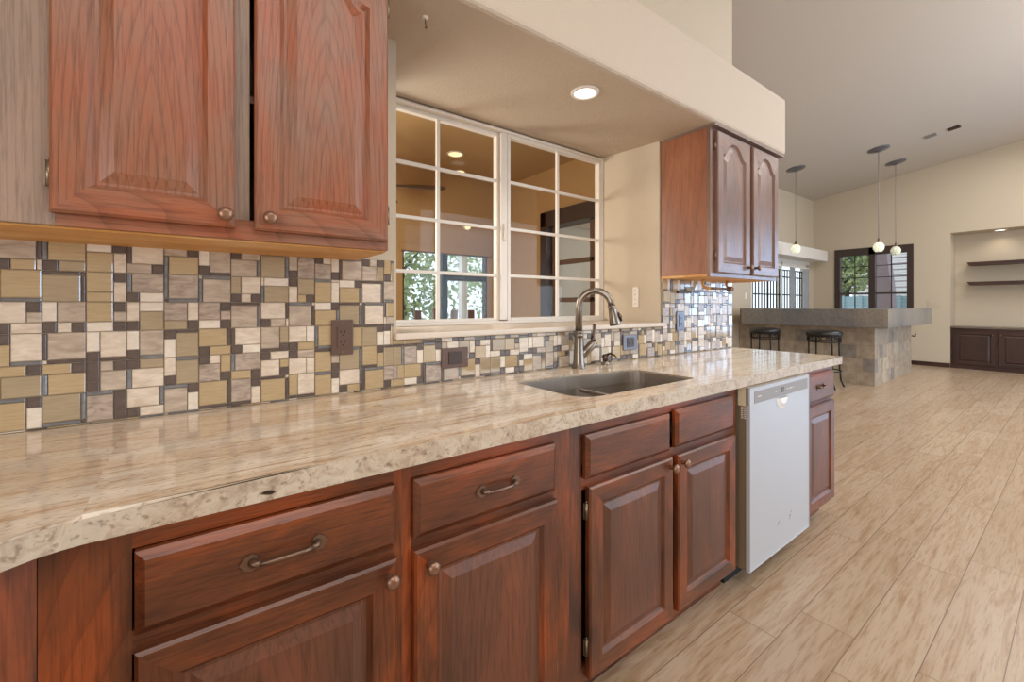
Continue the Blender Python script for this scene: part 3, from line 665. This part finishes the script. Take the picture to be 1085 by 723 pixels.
# split the outline at the divider x=1.30
def half(left, inset=0):
    xd = 1.315; keep = []
    src = clean(sink_outline(.006-inset))
    n = len(src)
    for i in range(n):
        a, c = src[i], src[(i+1) % n]
        ia = (a[0] < xd-.009) if left else (a[0] > xd+.009); ic = (c[0] < xd-.009) if left else (c[0] > xd+.009)
        if ia: keep.append(a)
        if ia != ic:
            xx = xd-.009-inset if left else xd+.009+inset; u = ((xd-.009 if left else xd+.009)-a[0])/(c[0]-a[0]); keep.append((xx, a[1]+(c[1]-a[1])*u))
    return keep
for left in (True, False):
    b = bm_new(); lp = half(left); cx = sum(p[0] for p in lp)/len(lp); cy = sum(p[1] for p in lp)/len(lp)
    def ring(s, z): return [b.verts.new((cx+(x-cx)*s, cy+(y-cy)*s, z)) for x, y in lp]
    R = [ring(1.0, .852), ring(.985, .74), ring(.96, .70), ring(.90, .685), ring(.22, .680)]
    for P, Q in zip(R, R[1:]):
        for k in range(len(P)):
            f = b.faces.new((P[k], P[(k+1) % len(P)], Q[(k+1) % len(Q)], Q[k])); f.smooth = True
    b.faces.new(R[-1])
    bw = obj('bowl', b, M['steel'], snk)
    b = bm_new(); lathe(b, [(.045, .0), (.043, .003), (.030, .004), (.025, -.002)], (cx, cy, .6805), 20); obj('drain', b, M['nickel'], bw)
# rim wall from the granite down to the bowls, low divider
b = bm_new()
full = clean(sink_outline(-.0012))
top = [b.verts.new((x, y, .9065)) for x, y in full]; lo = [b.verts.new((x, y, .852)) for x, y in full]
for k in range(len(full)): b.faces.new((top[k], top[(k+1) % len(full)], lo[(k+1) % len(full)], lo[k]))
obj('rim', b, M['steel'], snk)
b = bm_new(); box(b, 1.305, 1.325, -.54, -.19, .838, .8535, bev=.003); obj('divider', b, M['steel'], snk)

# ------------------------------------------------------------------ faucet
FXX, FYY = 1.432, -.062
fc = thing('faucet', 'brushed nickel gooseneck pull-down faucet behind the sink', 'faucet', (FXX, FYY, CT))
b = bm_new(); lathe(b, [(.033, 0), (.033, .004), (.029, .012), (.026, .03), (.0225, .09), (.021, .14), (.0215, .148), (.0235, .151), (.0235, .157), (.0215, .160), (.0215, .164), (.0235, .167), (.0235, .172), (.019, .176)], (FXX, FYY, CT), 24); obj('body', b, M['nickel'], fc)
dirv = Vector((.62, -.78, 0)).normalized()      # the spout turns out over the sink, slightly to the right
R_ = .075; pts = [(FXX, FYY, CT+.17), (FXX, FYY, CT+.285)]
for k in range(1, 13):
    a = math.pi-math.radians(176)*k/12; c0 = Vector((FXX, FYY, CT+.288))+dirv*R_
    pts.append(c0+dirv*R_*math.cos(a)+Vector((0, 0, R_*math.sin(a))))
b = bm_new(); tube(b, pts, [.0165]*2+[.0155]*(len(pts)-2), 16); obj('neck', b, M['nickel'], fc)
e = Vector(pts[-1]); dd = (Vector(pts[-1])-Vector(pts[-2])).normalized()
b = bm_new(); tube(b, [e, e+dd*.006, e+dd*.008, e+dd*.05, e+dd*.085, e+dd*.092], [.0175, .0185, .017, .0215, .0265, .0245], 18)
hd = obj('spray_head', b, M['nickel'], fc)
b = bm_new(); tube(b, [e+dirv*.02+dd*.03, e+dirv*.030+dd*.05, e+dirv*.030+dd*.072], [.005, .008, .004], 8); obj('spray_button', b, M['nickel_dark'], hd)
sv = Vector((.80, -.30, .80)).normalized(); s0 = Vector((FXX, FYY, CT+.045)); s1 = s0+sv*.10
b = bm_new(); tube(b, [s0, s0+sv*.06, s1, s1+sv*.012], [.020, .020, .0215, .016], 18); obj('side_valve', b, M['nickel'], fc)
b = bm_new(); tube(b, [s1+Vector((0, 0, .005)), s1+Vector((.002, .0, .03)), s1+Vector((.004, 0, .045)), s1+Vector((.010, 0, .085)), s1+Vector((.012, 0, .092))], [.017, .009, .007, .0095, .008], 12); obj('lever', b, M['nickel_dark'], fc)
sp = thing('soap_dispenser', 'small bronze soap dispenser right of the faucet', 'soap dispenser', (1.625, -.055, CT))
b = bm_new(); lathe(b, [(.022, 0), (.021, .006), (.014, .012), (.013, .018)], (1.625, -.055, CT), 18); obj('base', b, M['nickel'], sp)
b = bm_new(); lathe(b, [(.012, .016), (.014, .03), (.018, .042), (.010, .052)], (1.625, -.055, CT), 16); tube(b, [(1.625, -.055, CT+.045), (1.634, -.075, CT+.056), (1.640, -.10, CT+.050), (1.643, -.112, CT+.038)], [.007, .006, .005, .004], 8); obj('pump', b, M['nickel_dark'], sp)

# ------------------------------------------------------------------ dishwasher
X0, X1, DF, DBk = 1.835, 2.464, -.646, -.603
dw = thing('dishwasher', 'white front-loading dishwasher between sink cabinet and end cabinet', 'dishwasher', (2.15, -.3, 0))
b = bm_new(); box(b, X0+.005, X1-.005, -.60, -.05, .10, .862); obj('tub', b, M['dwside'], dw)
b = bm_new(); box(b, X0+.002, X1-.002, DBk, DF+.008, .102, .790, bev=.002); obj('door_edge', b, M['dwside'], dw)
b = bm_new(); box(b, X0, X1, DF+.010, DF, .100, .864, bev=.003)
dp = obj('front_panel', b, M['appl'], dw)
b = bm_new(); box(b, X0, X1, DBk, DF+.009, .790, .866, bev=.003); obj('top_edge', b, M['bisque'], dw)
b = bm_new(); box(b, X0+.045, X1-.020, DF-.0015, DF+.004, .795, .846, bev=.0006); cp = obj('control_panel', b, M['greypan'], dp)
# badge, indicator and legend marks on the control strip
b = bm_new(); xc = X0+.32
box(b, xc-.013, xc+.013, DF-.0022, DF, .812, .834, 0); box(b, xc-.007, xc+.007, DF-.0028, DF-.001, .818, .828, 1)
obj('badge', b, [M['browndk'], M['chromeplate']], cp)
for x, w in ((X0+.075, .03), (xc-.075, .012), (xc-.05, .01), (xc+.045, .012), (xc+.07, .03), (xc+.11, .012)): b = bm_new(); box(b, x, x+w, DF-.0018, DF, .820, .823); obj('legend_mark', b, M['whplate'], cp)
# cup-shaped handle pocket
b = bm_new(); hx = X0+.315; P = [(hx+.062*math.cos(a), .789+.050*math.sin(a)) for a in [math.pi+math.pi*k/12 for k in range(13)]]
fr = [b.verts.new((x, DF-.0012, z)) for x, z in P]; inn = [b.verts.new((hx+(x-hx)*.86, DF-.0012, .789+(z-.789)*.84)) for x, z in P]; dp_ = [b.verts.new((hx+(x-hx)*.5, DF-.010, .789+(z-.789)*.55)) for x, z in P]
for A_, B_ in ((fr, inn), (inn, dp_)):
    for k in range(12): b.faces.new((A_[k], A_[k+1], B_[k+1], B_[k])).smooth = True
b.faces.new(dp_)
obj('pocket_handle', b, mat('glossy_white_pocket', (220, 216, 210), .12), dp)
stk = mat('sticker_residue_brown', (150, 124, 108), .7)
for x, z, s in ((X0+.40, .215, .008), (X0+.41, .232, .006), (X0+.395, .205, .005), (X0+.27, .215, .007), (X0+.285, .222, .005)): b = bm_new(); box(b, x, x+s, DF-.0006, DF, z, z+s*1.5); obj('sticker_residue', b, stk, dp)
b = bm_new()
for k in range(7):
    for q in range(2): box(b, X0-.0006, X0+.004, DF+.014+q*.012, DF+.022+q*.012, .735+k*.0075, .738+k*.0075)
obj('vent_slots', b, M['whplate'], dw)
b = bm_new(); box(b, X0, X1, -.54, -.50, .0, .10); obj('toe_panel', b, M['black'], dw)

# ------------------------------------------------------------------ wall cabinets
UB = 1.362; UZ0, UZ1 = 1.389, 2.135; UY = -.300
WU = [M['up_v'], M['up_h'], M['up_v']]
t = thing('wall_cabinet', 'large reddish oak wall cabinet at the left, raw wood underside', 'cabinet', (.0, -.15, UB), 'oak wall cabinets')
b = bm_new(); box(b, -1.2, -1.18, UY+.02, -.004, UB+.012, ZS-.002); box(b, .412, .431, UY+.02, -.004, UB+.012, ZS-.002); box(b, -1.18, .412, -.018, -.004, UB+.02, ZS-.002); box(b, -1.18, .412, UY+.02, -.018, ZS-.02, ZS-.002); box(b, -1.18, .412, UY+.02, -.018, 1.70, 1.716)
obj('carcass', b, M['up_v'], t)
b = bm_new(); box(b, -1.2, .431, UY+.02, -.004, UB, UB+.012); obj('underside', b, M['raw'], t, label='unfinished yellow wood underside')
b = bm_new(); box(b, -1.2, -.225, UY, UY+.02, UB+.004, ZS-.002, 3, .001); box(b, .050, .095, UY, UY+.02, UB+.05, ZS-.05, 3); box(b, .420, .431, UY, UY+.02, UB+.004, ZS-.002, 0)
box(b, -.225, .420, UY, UY+.02, UB+.004, UB+.05, 1); box(b, -.225, .420, UY, UY+.02, ZS-.05, ZS-.002, 1); obj('face_frame', b, WU+[M['faded_v']], t)
front_door(t, -.230, .066, UZ0, UZ1, (.046, UZ0+.026), -1, (1.463, 2.05), UY-.001, WU, True)
front_door(t, .104, .425, UZ0, UZ1, (.134, UZ0+.028), 1, (1.463, 2.05), UY-.001, WU, True)
RU = [wood('oak_grey_sheen_upright', 2, [(112, 86, 76), (128, 98, 86), (144, 112, 98)], .30, .6, seed=5, fold=(.175, .2, .5, .17)), wood('oak_grey_sheen_level', 0, [(112, 86, 76), (128, 98, 86), (144, 112, 98)], .30, .6, seed=8)]; RU.append(RU[0])  # window sheen on these fronts is mixed into the grey wood colour
t = thing('wall_cabinet', 'smaller two-door oak wall cabinet right of the window', 'cabinet', (2.55, -.15, UB), 'oak wall cabinets')
xa, xb = 2.162, 2.955
b = bm_new(); box(b, xa, xa+.018, UY+.02, -.004, UB+.012, ZS-.012); box(b, xb-.018, xb, UY+.02, -.004, UB+.012, ZS-.012); box(b, xa+.018, xb-.018, -.018, -.004, UB+.012, ZS-.012)
obj('carcass', b, M['side_v'], t)
b = bm_new(); box(b, xa, xb, UY+.02, -.004, UB, UB+.012); obj('underside', b, M['raw'], t)
b = bm_new(); box(b, xa, xa+.05, UY, UY+.02, UB, ZS-.012, 0); box(b, xb-.03, xb, UY, UY+.02, UB, ZS-.012, 0); box(b, xa+.05, xb-.03, UY, UY+.02, UB, UB+.04, 1); box(b, xa+.05, xb-.03, UY, UY+.02, ZS-.05, ZS-.012, 1); box(b, 2.56, 2.61, UY, UY+.02, UB+.04, ZS-.05, 0)
obj('face_frame', b, RU, t)
b = bm_new(); box(b, xa-.004, XW+.0, UY-.028, -.002, ZS-.012, ZS-.001, bev=.002); obj('top_board', b, mat('weathered_grey_board', (120, 100, 92), .5), t)
front_door(t, 2.204, 2.562, UZ0-.006, UZ1, (2.535, 1.424), -1, (1.475, 2.062), UY-.001, RU, True, 'bronze')
front_door(t, 2.602, 2.935, UZ0-.006, UZ1, (2.628, 1.426), 1, (1.475, 2.062), UY-.001, RU, True, 'bronze')
# paper towel holder
t = thing('paper_towel_holder', 'empty wooden paper towel holder under the right wall cabinet', 'paper towel holder', (2.54, -.15, UB))
for x in (2.41, 2.69):
    b = bm_new(); tube(b, [(x+.01, -.12, UB+.001), (x+.002, -.115, UB-.02), (x-.002, -.125, UB-.042), (x, -.15, UB-.056), (x, -.165, UB-.05)], [.009, .008, .007, .011, .006], 8); obj('bracket', b, M['raw'], t)
b = bm_new(); tube(b, [(2.417, -.15, UB-.052), (2.683, -.15, UB-.052)], .0075, 12); obj('rod', b, M['bronze'], t)
b = bm_new(); tube(b, [(2.652, -.15, UB-.052), (2.66, -.15, UB-.052), (2.683, -.15, UB-.052)], [.016, .017, .017], 14); obj('rod_cap', b, M['copperknob'], t)

# ------------------------------------------------------------------ outlets, switches, small things on the walls
def plate(name, x0, x1, z0, z1, label, cat, pm, im, horiz=False, kind='duplex', y=-.0098, grp=None):
    t = thing(name, label, cat, ((x0+x1)/2, y, (z0+z1)/2), grp)
    b = bm_new(); box(b, x0, x1, y-.006, y, z0, z1, bev=.0025); obj('cover_plate', b, pm, t)
    xc, zc_ = (x0+x1)/2, (z0+z1)/2; w, h = (x1-x0), (z1-z0)
    b = bm_new(); box(b, xc-w*.24, xc+w*.24, y-.009, y-.005, zc_-h*.30, zc_+h*.30, bev=.001)
    rec = obj('rocker' if kind == 'rocker' else 'receptacle', b, im, t)
    if kind == 'duplex':
        for s in (-1, 1):
            b = bm_new()
            c = (xc+(s*w*.13 if horiz else 0), zc_+(0 if horiz else s*h*.14))
            for q in (-1, 1):
                dx, dz = (0, q*.006) if horiz else (q*.006, 0)
                box(b, c[0]+dx-.0014, c[0]+dx+.0014, y-.0096, y-.0085, c[1]+dz-.004+.002, c[1]+dz+.004+.002)
            lathe(b, [(.0028, -.0096), (.0028, -.0085)], (c[0], y, c[1]-.0095), 8, 'y') if False else box(b, c[0]-.002, c[0]+.002, y-.0096, y-.0085, c[1]-.011, c[1]-.007)
            obj('socket_slots', b, M['black'], rec)
    for s in (-1, 1):
        b = bm_new()
        if horiz: box(b, xc+s*w*.42-.002, xc+s*w*.42+.002, y-.0068, y-.0055, zc_-.002, zc_+.002)
        else: box(b, xc-.002, xc+.002, y-.0068, y-.0055, zc_+s*h*.42-.002, zc_+s*h*.42+.002)
        obj('screw', b, M['brass'], t)
    return t
plate('outlet', .346, .416, 1.046, 1.162, 'brown vertical duplex outlet on the mosaic left of the window', 'outlet', M['brownplate'], M['brownplate'])
plate('rocker_switch', .744, .861, .966, 1.044, 'brown horizontal switch plate below the window sill', 'switch', M['brownplate'], M['browndk'], True, 'rocker')
plate('outlet', 1.812, 1.930, .968, 1.050, 'grey metal horizontal outlet right of the faucet', 'outlet', M['chromeplate'], M['browndk'], True)
plate('outlet', 2.307, 2.387, 1.056, 1.172, 'grey metal vertical outlet under the right wall cabinet', 'outlet', M['chromeplate'], M['chromeplate'], False)
b = bm_new(); box(b, 2.31, 2.42, -.024, -.0098, 1.280, 1.298, bev=.003); tag(obj('magnetic_bar', b, M['browndk']), 'short dark bar fixed to the mosaic under the right cabinet', 'wall bar')
t = thing('intercom_plate', 'narrow white plate with small holes on the window recess side', 'wall plate', (RX1, .15, 1.26))
b = bm_new(); box(b, RX1-.026, RX1-.0005, .130, .170, 1.198, 1.318, bev=.002); obj('cover_plate', b, M['whplate'], t)
for k in range(4): b = bm_new(); box(b, RX1-.0272, RX1-.025, .147, .153, 1.215+k*.027, 1.221+k*.027); obj('hole', b, M['greypan'], t)
downlight('downlight', 1.39, -.143, ZS, .050, 'bright round recessed downlight in the soffit over the sink', M['lamp'])
l = bpy.data.lights.new('sink_lamp', 'SPOT'); l.energy = 6; l.color = (1, .92, .8); l.spot_size = 2.4; l.spot_blend = .9; l.shadow_soft_size = .05
o = bpy.data.objects.new('sink_lamp', l); COL.objects.link(o); o.location = (1.39, -.143, ZS-.02)
t = thing('ceiling_hook', 'small white screw hook in the soffit near the left cabinet', 'hook', (.60, -.18, ZS))
b = bm_new(); lathe(b, [(.012, 0), (.011, -.003), (.004, -.006)], (.60, -.18, ZS), 14); obj('rosette', b, M['white'], t)
b = bm_new(); tube(b, [(.60, -.18, ZS-.003), (.602, -.18, ZS-.022), (.606, -.181, ZS-.034), (.602, -.183, ZS-.040), (.597, -.184, ZS-.034)], .0022, 6); obj('hook_wire', b, M['brass'], t)

# ------------------------------------------------------------------ bar
bx0, by0, bx1, sx, sy, sx1 = 8.05, .405, 10.22, 7.74, .185, 10.50
bar = thing('bar_counter', 'raised bar with mixed slate tile base and grey tiled slab top', 'bar', (8.6, 1.2, 0))
b = bm_new(); prism(b, [(bx0, by0), (bx1, by0), (bx1, by0+.25), (bx0+.25, by0+.25), (bx0+.25, LY-.005), (bx0, LY-.005)], 0, .88); obj('slate_base', b, M['slate'], bar)
b = bm_new(); prism(b, [(sx, sy), (sx1, sy), (sx1, sy+.60), (sx+.62, sy+.60), (sx+.62, LY-.19), (sx, LY-.19)], .876, 1.146); bmesh.ops.bevel(b, geom=[e for e in b.edges if abs(e.verts[0].co.z-e.verts[1].co.z) < 1e-6], offset=.006, segments=2, affect='EDGES')
def slab_mat():
    m = bpy.data.materials.new('grey_slab_tiles'); m.use_nodes = True; nt = m.node_tree; bb = nt.nodes['Principled BSDF']
    n = noise(nt, mapping(nt, (.9, .9, .4)), 1.6, 3); r = ramp(nt, [(.38, (112, 112, 114)), (.5, (128, 124, 120)), (.66, (144, 136, 126))]); nt.links.new(n.outputs['Fac'], r.inputs[0])
    n2 = noise(nt, mapping(nt, (1, 1, 1)), 30, 4); r2 = ramp(nt, [(.3, (200, 195, 190)), (.6, (255, 255, 255))]); nt.links.new(n2.outputs['Fac'], r2.inputs[0])
    nt.links.new(mixc(nt, .6, r.outputs[0], r2.outputs[0], 'MULTIPLY'), bb.inputs['Base Color']); bb.inputs['Roughness'].default_value = .3; return m
obj('slab_top', b, slab_mat(), bar)
b = bm_new(); box(b, sx+.002, sx+.30, LY-.19, LY-.165, .880, 1.142, bev=.003); obj('end_cap', b, M['brownframe'], bar, label='brown wooden end board')
b = bm_new(); tube(b, [(bx1+.01, by0-.004, .66), (bx1+.01, by0-.05, .65), (bx1+.01, by0-.055, .70)], .012, 8); obj('bag_hook', b, M['iron'], bar)
# bar stools
def stool(x, y, label):
    zt = .835; r = .215
    t = thing('bar_stool', label, 'bar stool', (x, y, 0), 'black bar stools')
    b = bm_new(); lathe(b, [(r*.93, zt-.085), (r*1.02, zt-.070), (r*1.05, zt-.045), (r*1.0, zt-.018), (r*.75, zt), (r*.2, zt+.006)], (x, y, 0), 32); obj('seat_cushion', b, M['leather'], t)
    b = bm_new()
    for z in (zt-.085, zt-.165):
        pts = [(x+r*.96*math.cos(a), y+r*.96*math.sin(a), z) for a in [2*math.pi*k/32 for k in range(33)]]; tube(b, pts, .008, 6)
    for k in range(12):          # scrollwork between the rings
        a0 = 2*math.pi*k/12
        pts = []
        for q in range(13):
            u = q/12*2*math.pi*1.25; rr = .030*(1-q/12*.6); a = a0+rr*math.cos(u)/r*1.1; pts.append((x+r*.96*math.cos(a), y+r*.96*math.sin(a), zt-.125+rr*math.sin(u)))
        tube(b, pts, .0045, 5)
    obj('scroll_apron', b, M['iron'], t)
    for k in range(4):
        a = math.pi/4+k*math.pi/2; ca, sa = math.cos(a), math.sin(a)
        pts = [(x+ca*q, y+sa*q, z) for q, z in ((r*.95, zt-.08), (r*.95, .55), (r*.97, .30), (r*1.06, .10), (r*1.22, .02), (r*1.28, .012))]
        b = bm_new(); tube(b, pts, [.011, .011, .011, .011, .012, .012], 8); obj('leg', b, M['iron'], t)
    b = bm_new(); pts = [(x+r*.96*math.cos(a), y+r*.96*math.sin(a), .25) for a in [2*math.pi*k/32 for k in range(33)]]; tube(b, pts, .009, 6); obj('foot_ring', b, M['iron'], t)
    return t
st = stool(7.42, .842, 'round black leather bar stool nearer the bar corner')
dup_tree(st, (7.42, 1.655, 0), 'round black leather bar stool at the left, beside the cream wall')

# ------------------------------------------------------------------ barred patio door on the left wall
pd = sempty('door_3', 'white patio door with black iron security bars behind the bar', 'door', ((GX0+GX1)/2, LY, 0))
b = bm_new(); 
for x in (GX0, (GX0+GX1)/2-.03, GX1-.06): box(b, x, x+.06, LY-.01, LY+.10, 0, GZ, bev=.004)
box(b, GX0, GX1, LY-.01, LY+.10, GZ-.07, GZ, bev=.004); obj('door_frame', b, M['white'], pd)
b = bm_new(); box(b, GX0+.06, GX1-.06, LY+.05, LY+.055, 0, GZ-.07); obj('pane', b, M['glass'], pd)
b = bm_new()
for k in range(20):
    x = GX0+.10+k*(GX1-GX0-.2)/19; rr = .026 if k % 5 == 0 else .010
    box(b, x-rr, x+rr, LY+.004, LY+.022, 0, 1.95)
for z in (1.42, 1.80, .9, 1.95): box(b, GX0+.08, GX1-.08, LY+.006, LY+.020, z-.010, z+.014)
obj('security_bars', b, M['iron'], pd)
vb = thing('vertical_blinds', 'pale grey vertical blinds drawn open in the barred patio door', 'blinds', (10.7, LY-.03, 2.02))
b = bm_new(); box(b, GX0+.1, GX1-.02, LY-.045, LY-.015, 2.02, 2.05); obj('head_rail', b, M['whplate'], vb)
for x in (10.26, 10.32, 10.38, 10.44, 10.96, 11.02, 11.08, 11.14, 11.20):
    b = bm_new(); box(b, x, x+.008, LY-.05, LY-.012, .04, 2.02); obj('slat', b, M['ledge_grey'], vb)
b = bm_new(); box(b, GX0-.10, GX1+.12, LY-.012, LY, GZ, GZ+.09, bev=.003); obj('header_trim', b, M['white'], pd)
b = bm_new(); box(b, 3.34, 11.51, 2.05, LY, 2.19, 2.43, bev=.012); struct('trim_2', b, M['white'], 'long white plaster ledge over the barred patio door', 'ledge')
b = bm_new(); box(b, 8.27, 8.35, LY-.008, LY-.0005, 1.32, 1.44, bev=.002); box(b, 8.30, 8.32, LY-.012, LY-.007, 1.36, 1.40, bev=.002); tag(obj('light_switch', b, M['whplate']), 'white light switch left of the barred patio door', 'switch')

# ------------------------------------------------------------------ dark framed window on the far wall
fw = sempty('window_2', 'dark brown framed double window on the far wall', 'window', (FX, (WY0+WY1)/2, WZ0))
b = bm_new(); T = .10; ym = 1.29
for y0, y1 in ((WY0, WY0+T), (WY1-T, WY1), (ym-.055, ym+.055)): box(b, FX-.02, FX+.12, y0, y1, WZ0, WZ1, bev=.004)
box(b, FX-.02, FX+.12, WY0+T, WY1-T, WZ1-.155, WZ1, bev=.004); box(b, FX-.02, FX+.12, WY0+T, WY1-T, WZ0, WZ0+.10, bev=.004); obj('window_frame', b, M['darkwin'], fw)
for y0, y1 in ((WY0+T, ym-.055), (ym+.055, WY1-T)):
    b = bm_new(); box(b, FX+.03, FX+.06, y0, y1, 1.435, 1.475); box(b, FX+.05, FX+.06, (y0+y1)/2-.010, (y0+y1)/2+.010, WZ0+.1, WZ1-.155)
    for z in (1.80, 2.05): box(b, FX+.05, FX+.06, y0, y1, z-.008, z+.008)
    s = obj('sash', b, M['darkwin'], fw)
    b = bm_new(); box(b, FX+.065, FX+.069, y0, y1, WZ0+.1, WZ1-.155); obj('pane', b, M['glass'], s)
    b = bm_new(); z = WZ0+.12
    while z < WZ1-.17: box(b, FX+.012, FX+.030, y0+.003, y1-.003, z, z+.0035); z += .062
    obj('blind_slats', b, M['greypan'], s)

# ------------------------------------------------------------------ niche with cabinets and shelves
b0 = FX+.01
nb = thing('built_in_cabinet', 'low dark brown cabinet with raised panel doors in the niche', 'cabinet', (FX+.25, (NY0+NY1)/2, 0))
b = bm_new(); box(b, b0+.02, FX+.495, NY0+.005, NY1-.005, .06, .765); obj('carcass', b, M['dark_v'], nb)
b = bm_new(); box(b, b0, b0+.02, NY0+.005, NY1-.005, .05, .765); obj('face_frame', b, M['dark_y'], nb)
b = bm_new(); box(b, b0-.005, b0+.015, NY0+.005, NY1-.005, 0, .05); obj('toe_kick', b, M['dark_y'], nb)
b = bm_new(); box(b, FX-.02, FX+.495, NY0+.005, NY1-.005, .766, .800, bev=.004); tag(obj('niche_countertop', b, M['granite_dark']), 'dark granite top on the low niche cabinet', 'countertop')
dy = .572
for k in range(5):
    y1 = .066-k*dy; y0 = y1-.535
    bmd = panel_door(0, y1-y0, .085, .715, 0, st=.06)
    for v in bmd.verts: v.co = Vector((b0-.001+v.co.y, y1-v.co.x, v.co.z))
    d = obj('door', bmd, [M['dark_v'], M['dark_y'], M['dark_v']], nb)
    b = bm_new(); ky = y0+.03 if k % 2 == 0 else y1-.03
    lathe(b, [(.008, 0), (.006, -.012), (.015, -.018), (.012, -.026)], (b0-.021, ky, .655), 12, 'x'); obj('knob', b, M['bronze'], d)
for z, lb in ((1.985, 'upper dark floating shelf in the wall niche'), (1.61, 'lower dark floating shelf in the wall niche')):
    b = bm_new(); prism(b, [(-.085, z+.035), (-.12, z-.025), (-2.85, z-.025), (-2.88, z+.035)], FX+.18, FX+.50, axis='x'); tag(obj('floating_shelf', b, M['dark_y']), lb, 'shelf', 'floating shelves in the niche')
downlight('downlight', FX+.27, -.50, NZ, .07, 'round downlight in the ceiling of the far niche', M['lamp'])
l = bpy.data.lights.new('niche_lamp', 'SPOT'); l.energy = 5; l.color = (1, .9, .75); l.spot_size = 2.6; l.spot_blend = 1; o = bpy.data.objects.new('niche_lamp', l); COL.objects.link(o); o.location = (FX+.27, -.5, NZ-.03)
b = bm_new(); box(b, FX-.008, FX, .24, .42, 1.17, 1.30, bev=.002); box(b, FX-.012, FX-.006, .28, .31, 1.21, 1.26); box(b, FX-.012, FX-.006, .35, .38, 1.21, 1.26); tag(obj('light_switch', b, M['wall']), 'cream double switch plate on the far wall beside the niche', 'switch')

# ------------------------------------------------------------------ pendants and ceiling vent
def shade_mat():
    m = bpy.data.materials.new('crackled_lit_glass'); m.use_nodes = True; nt = m.node_tree; bb = nt.nodes['Principled BSDF']
    v = nt.nodes.new('ShaderNodeTexVoronoi'); v.inputs['Scale'].default_value = 38; tc = nt.nodes.new('ShaderNodeTexCoord'); nt.links.new(tc.outputs['Object'], v.inputs['Vector'])
    r = ramp(nt, [(0, (255, 255, 236)), (.6, (214, 216, 190)), (1, (150, 146, 120))]); nt.links.new(v.outputs['Distance'], r.inputs[0])
    nt.links.new(r.outputs[0], bb.inputs['Base Color']); nt.links.new(r.outputs[0], bb.inputs['Emission Color']); bb.inputs['Emission Strength'].default_value = .75; bb.inputs['Roughness'].default_value = .2
    return m
SH = shade_mat(); tilt = Matrix.Rotation(-math.atan(.1443), 4, 'X')
SH2 = SH.copy(); SH2.name = 'crackled_dim_glass'; SH2.node_tree.nodes['Principled BSDF'].inputs['Emission Strength'].default_value = .25
def pendant(x, y, zb, label, sh=SH):
    zc = ceil_z(y); t = thing('pendant_light', label, 'pendant light', (x, y, zb), 'glass pendants over the bar')
    b = bm_new(); lathe(b, [(.15, 0), (.15, -.010), (.12, -.016), (.11, -.026), (.07, -.030), (.05, -.042), (.02, -.05)], (x, y, zc), 28, M4=tilt); obj('canopy', b, M['chromeplate'], t)
    b = bm_new(); tube(b, [(x, y, zc-.04), (x, y, zb+.14)], .006, 8); obj('cord', b, M['greypan'], t)
    b = bm_new(); lathe(b, [(.010, .15), (.014, .12), (.026, .10), (.032, .075)], (x, y, zb), 18); obj('socket_cap', b, M['nickel_dark'], t)
    b = bm_new(); lathe(b, [(.030, .082), (.058, .060), (.077, .020), (.077, -.018), (.064, -.055), (.044, -.078)], (x, y, zb), 24); obj('glass_shade', b, sh, t)
pendant(8.91, 1.75, 2.246, 'glass pendant nearest the right wall cabinet'); pendant(9.41, .67, 2.203, 'tallest glass pendant hanging before the dark framed window'); pendant(10.54, .68, 2.225, 'farther dimmer glass pendant right of the tallest one', SH2)
vt = thing('ceiling_vent', 'small two-slot air vent in the sloping ceiling', 'vent', (9.63, -.1, ceil_z(-.1)))
for y0, y1 in ((-.01, .13), (-.28, -.14)):
    b = bm_new(); vs = box(b, 9.56, 9.70, y0, y1, -.012, 0)
    for k in range(4): vs += box(b, 9.57+k*.033, 9.585+k*.033, y0+.005, y1-.005, -.018, -.012)
    for v in b.verts: v.co.z += ceil_z(v.co.y)
    obj('louvre', b, M['browndk'] if y0 < -.1 else M['greypan'], vt)
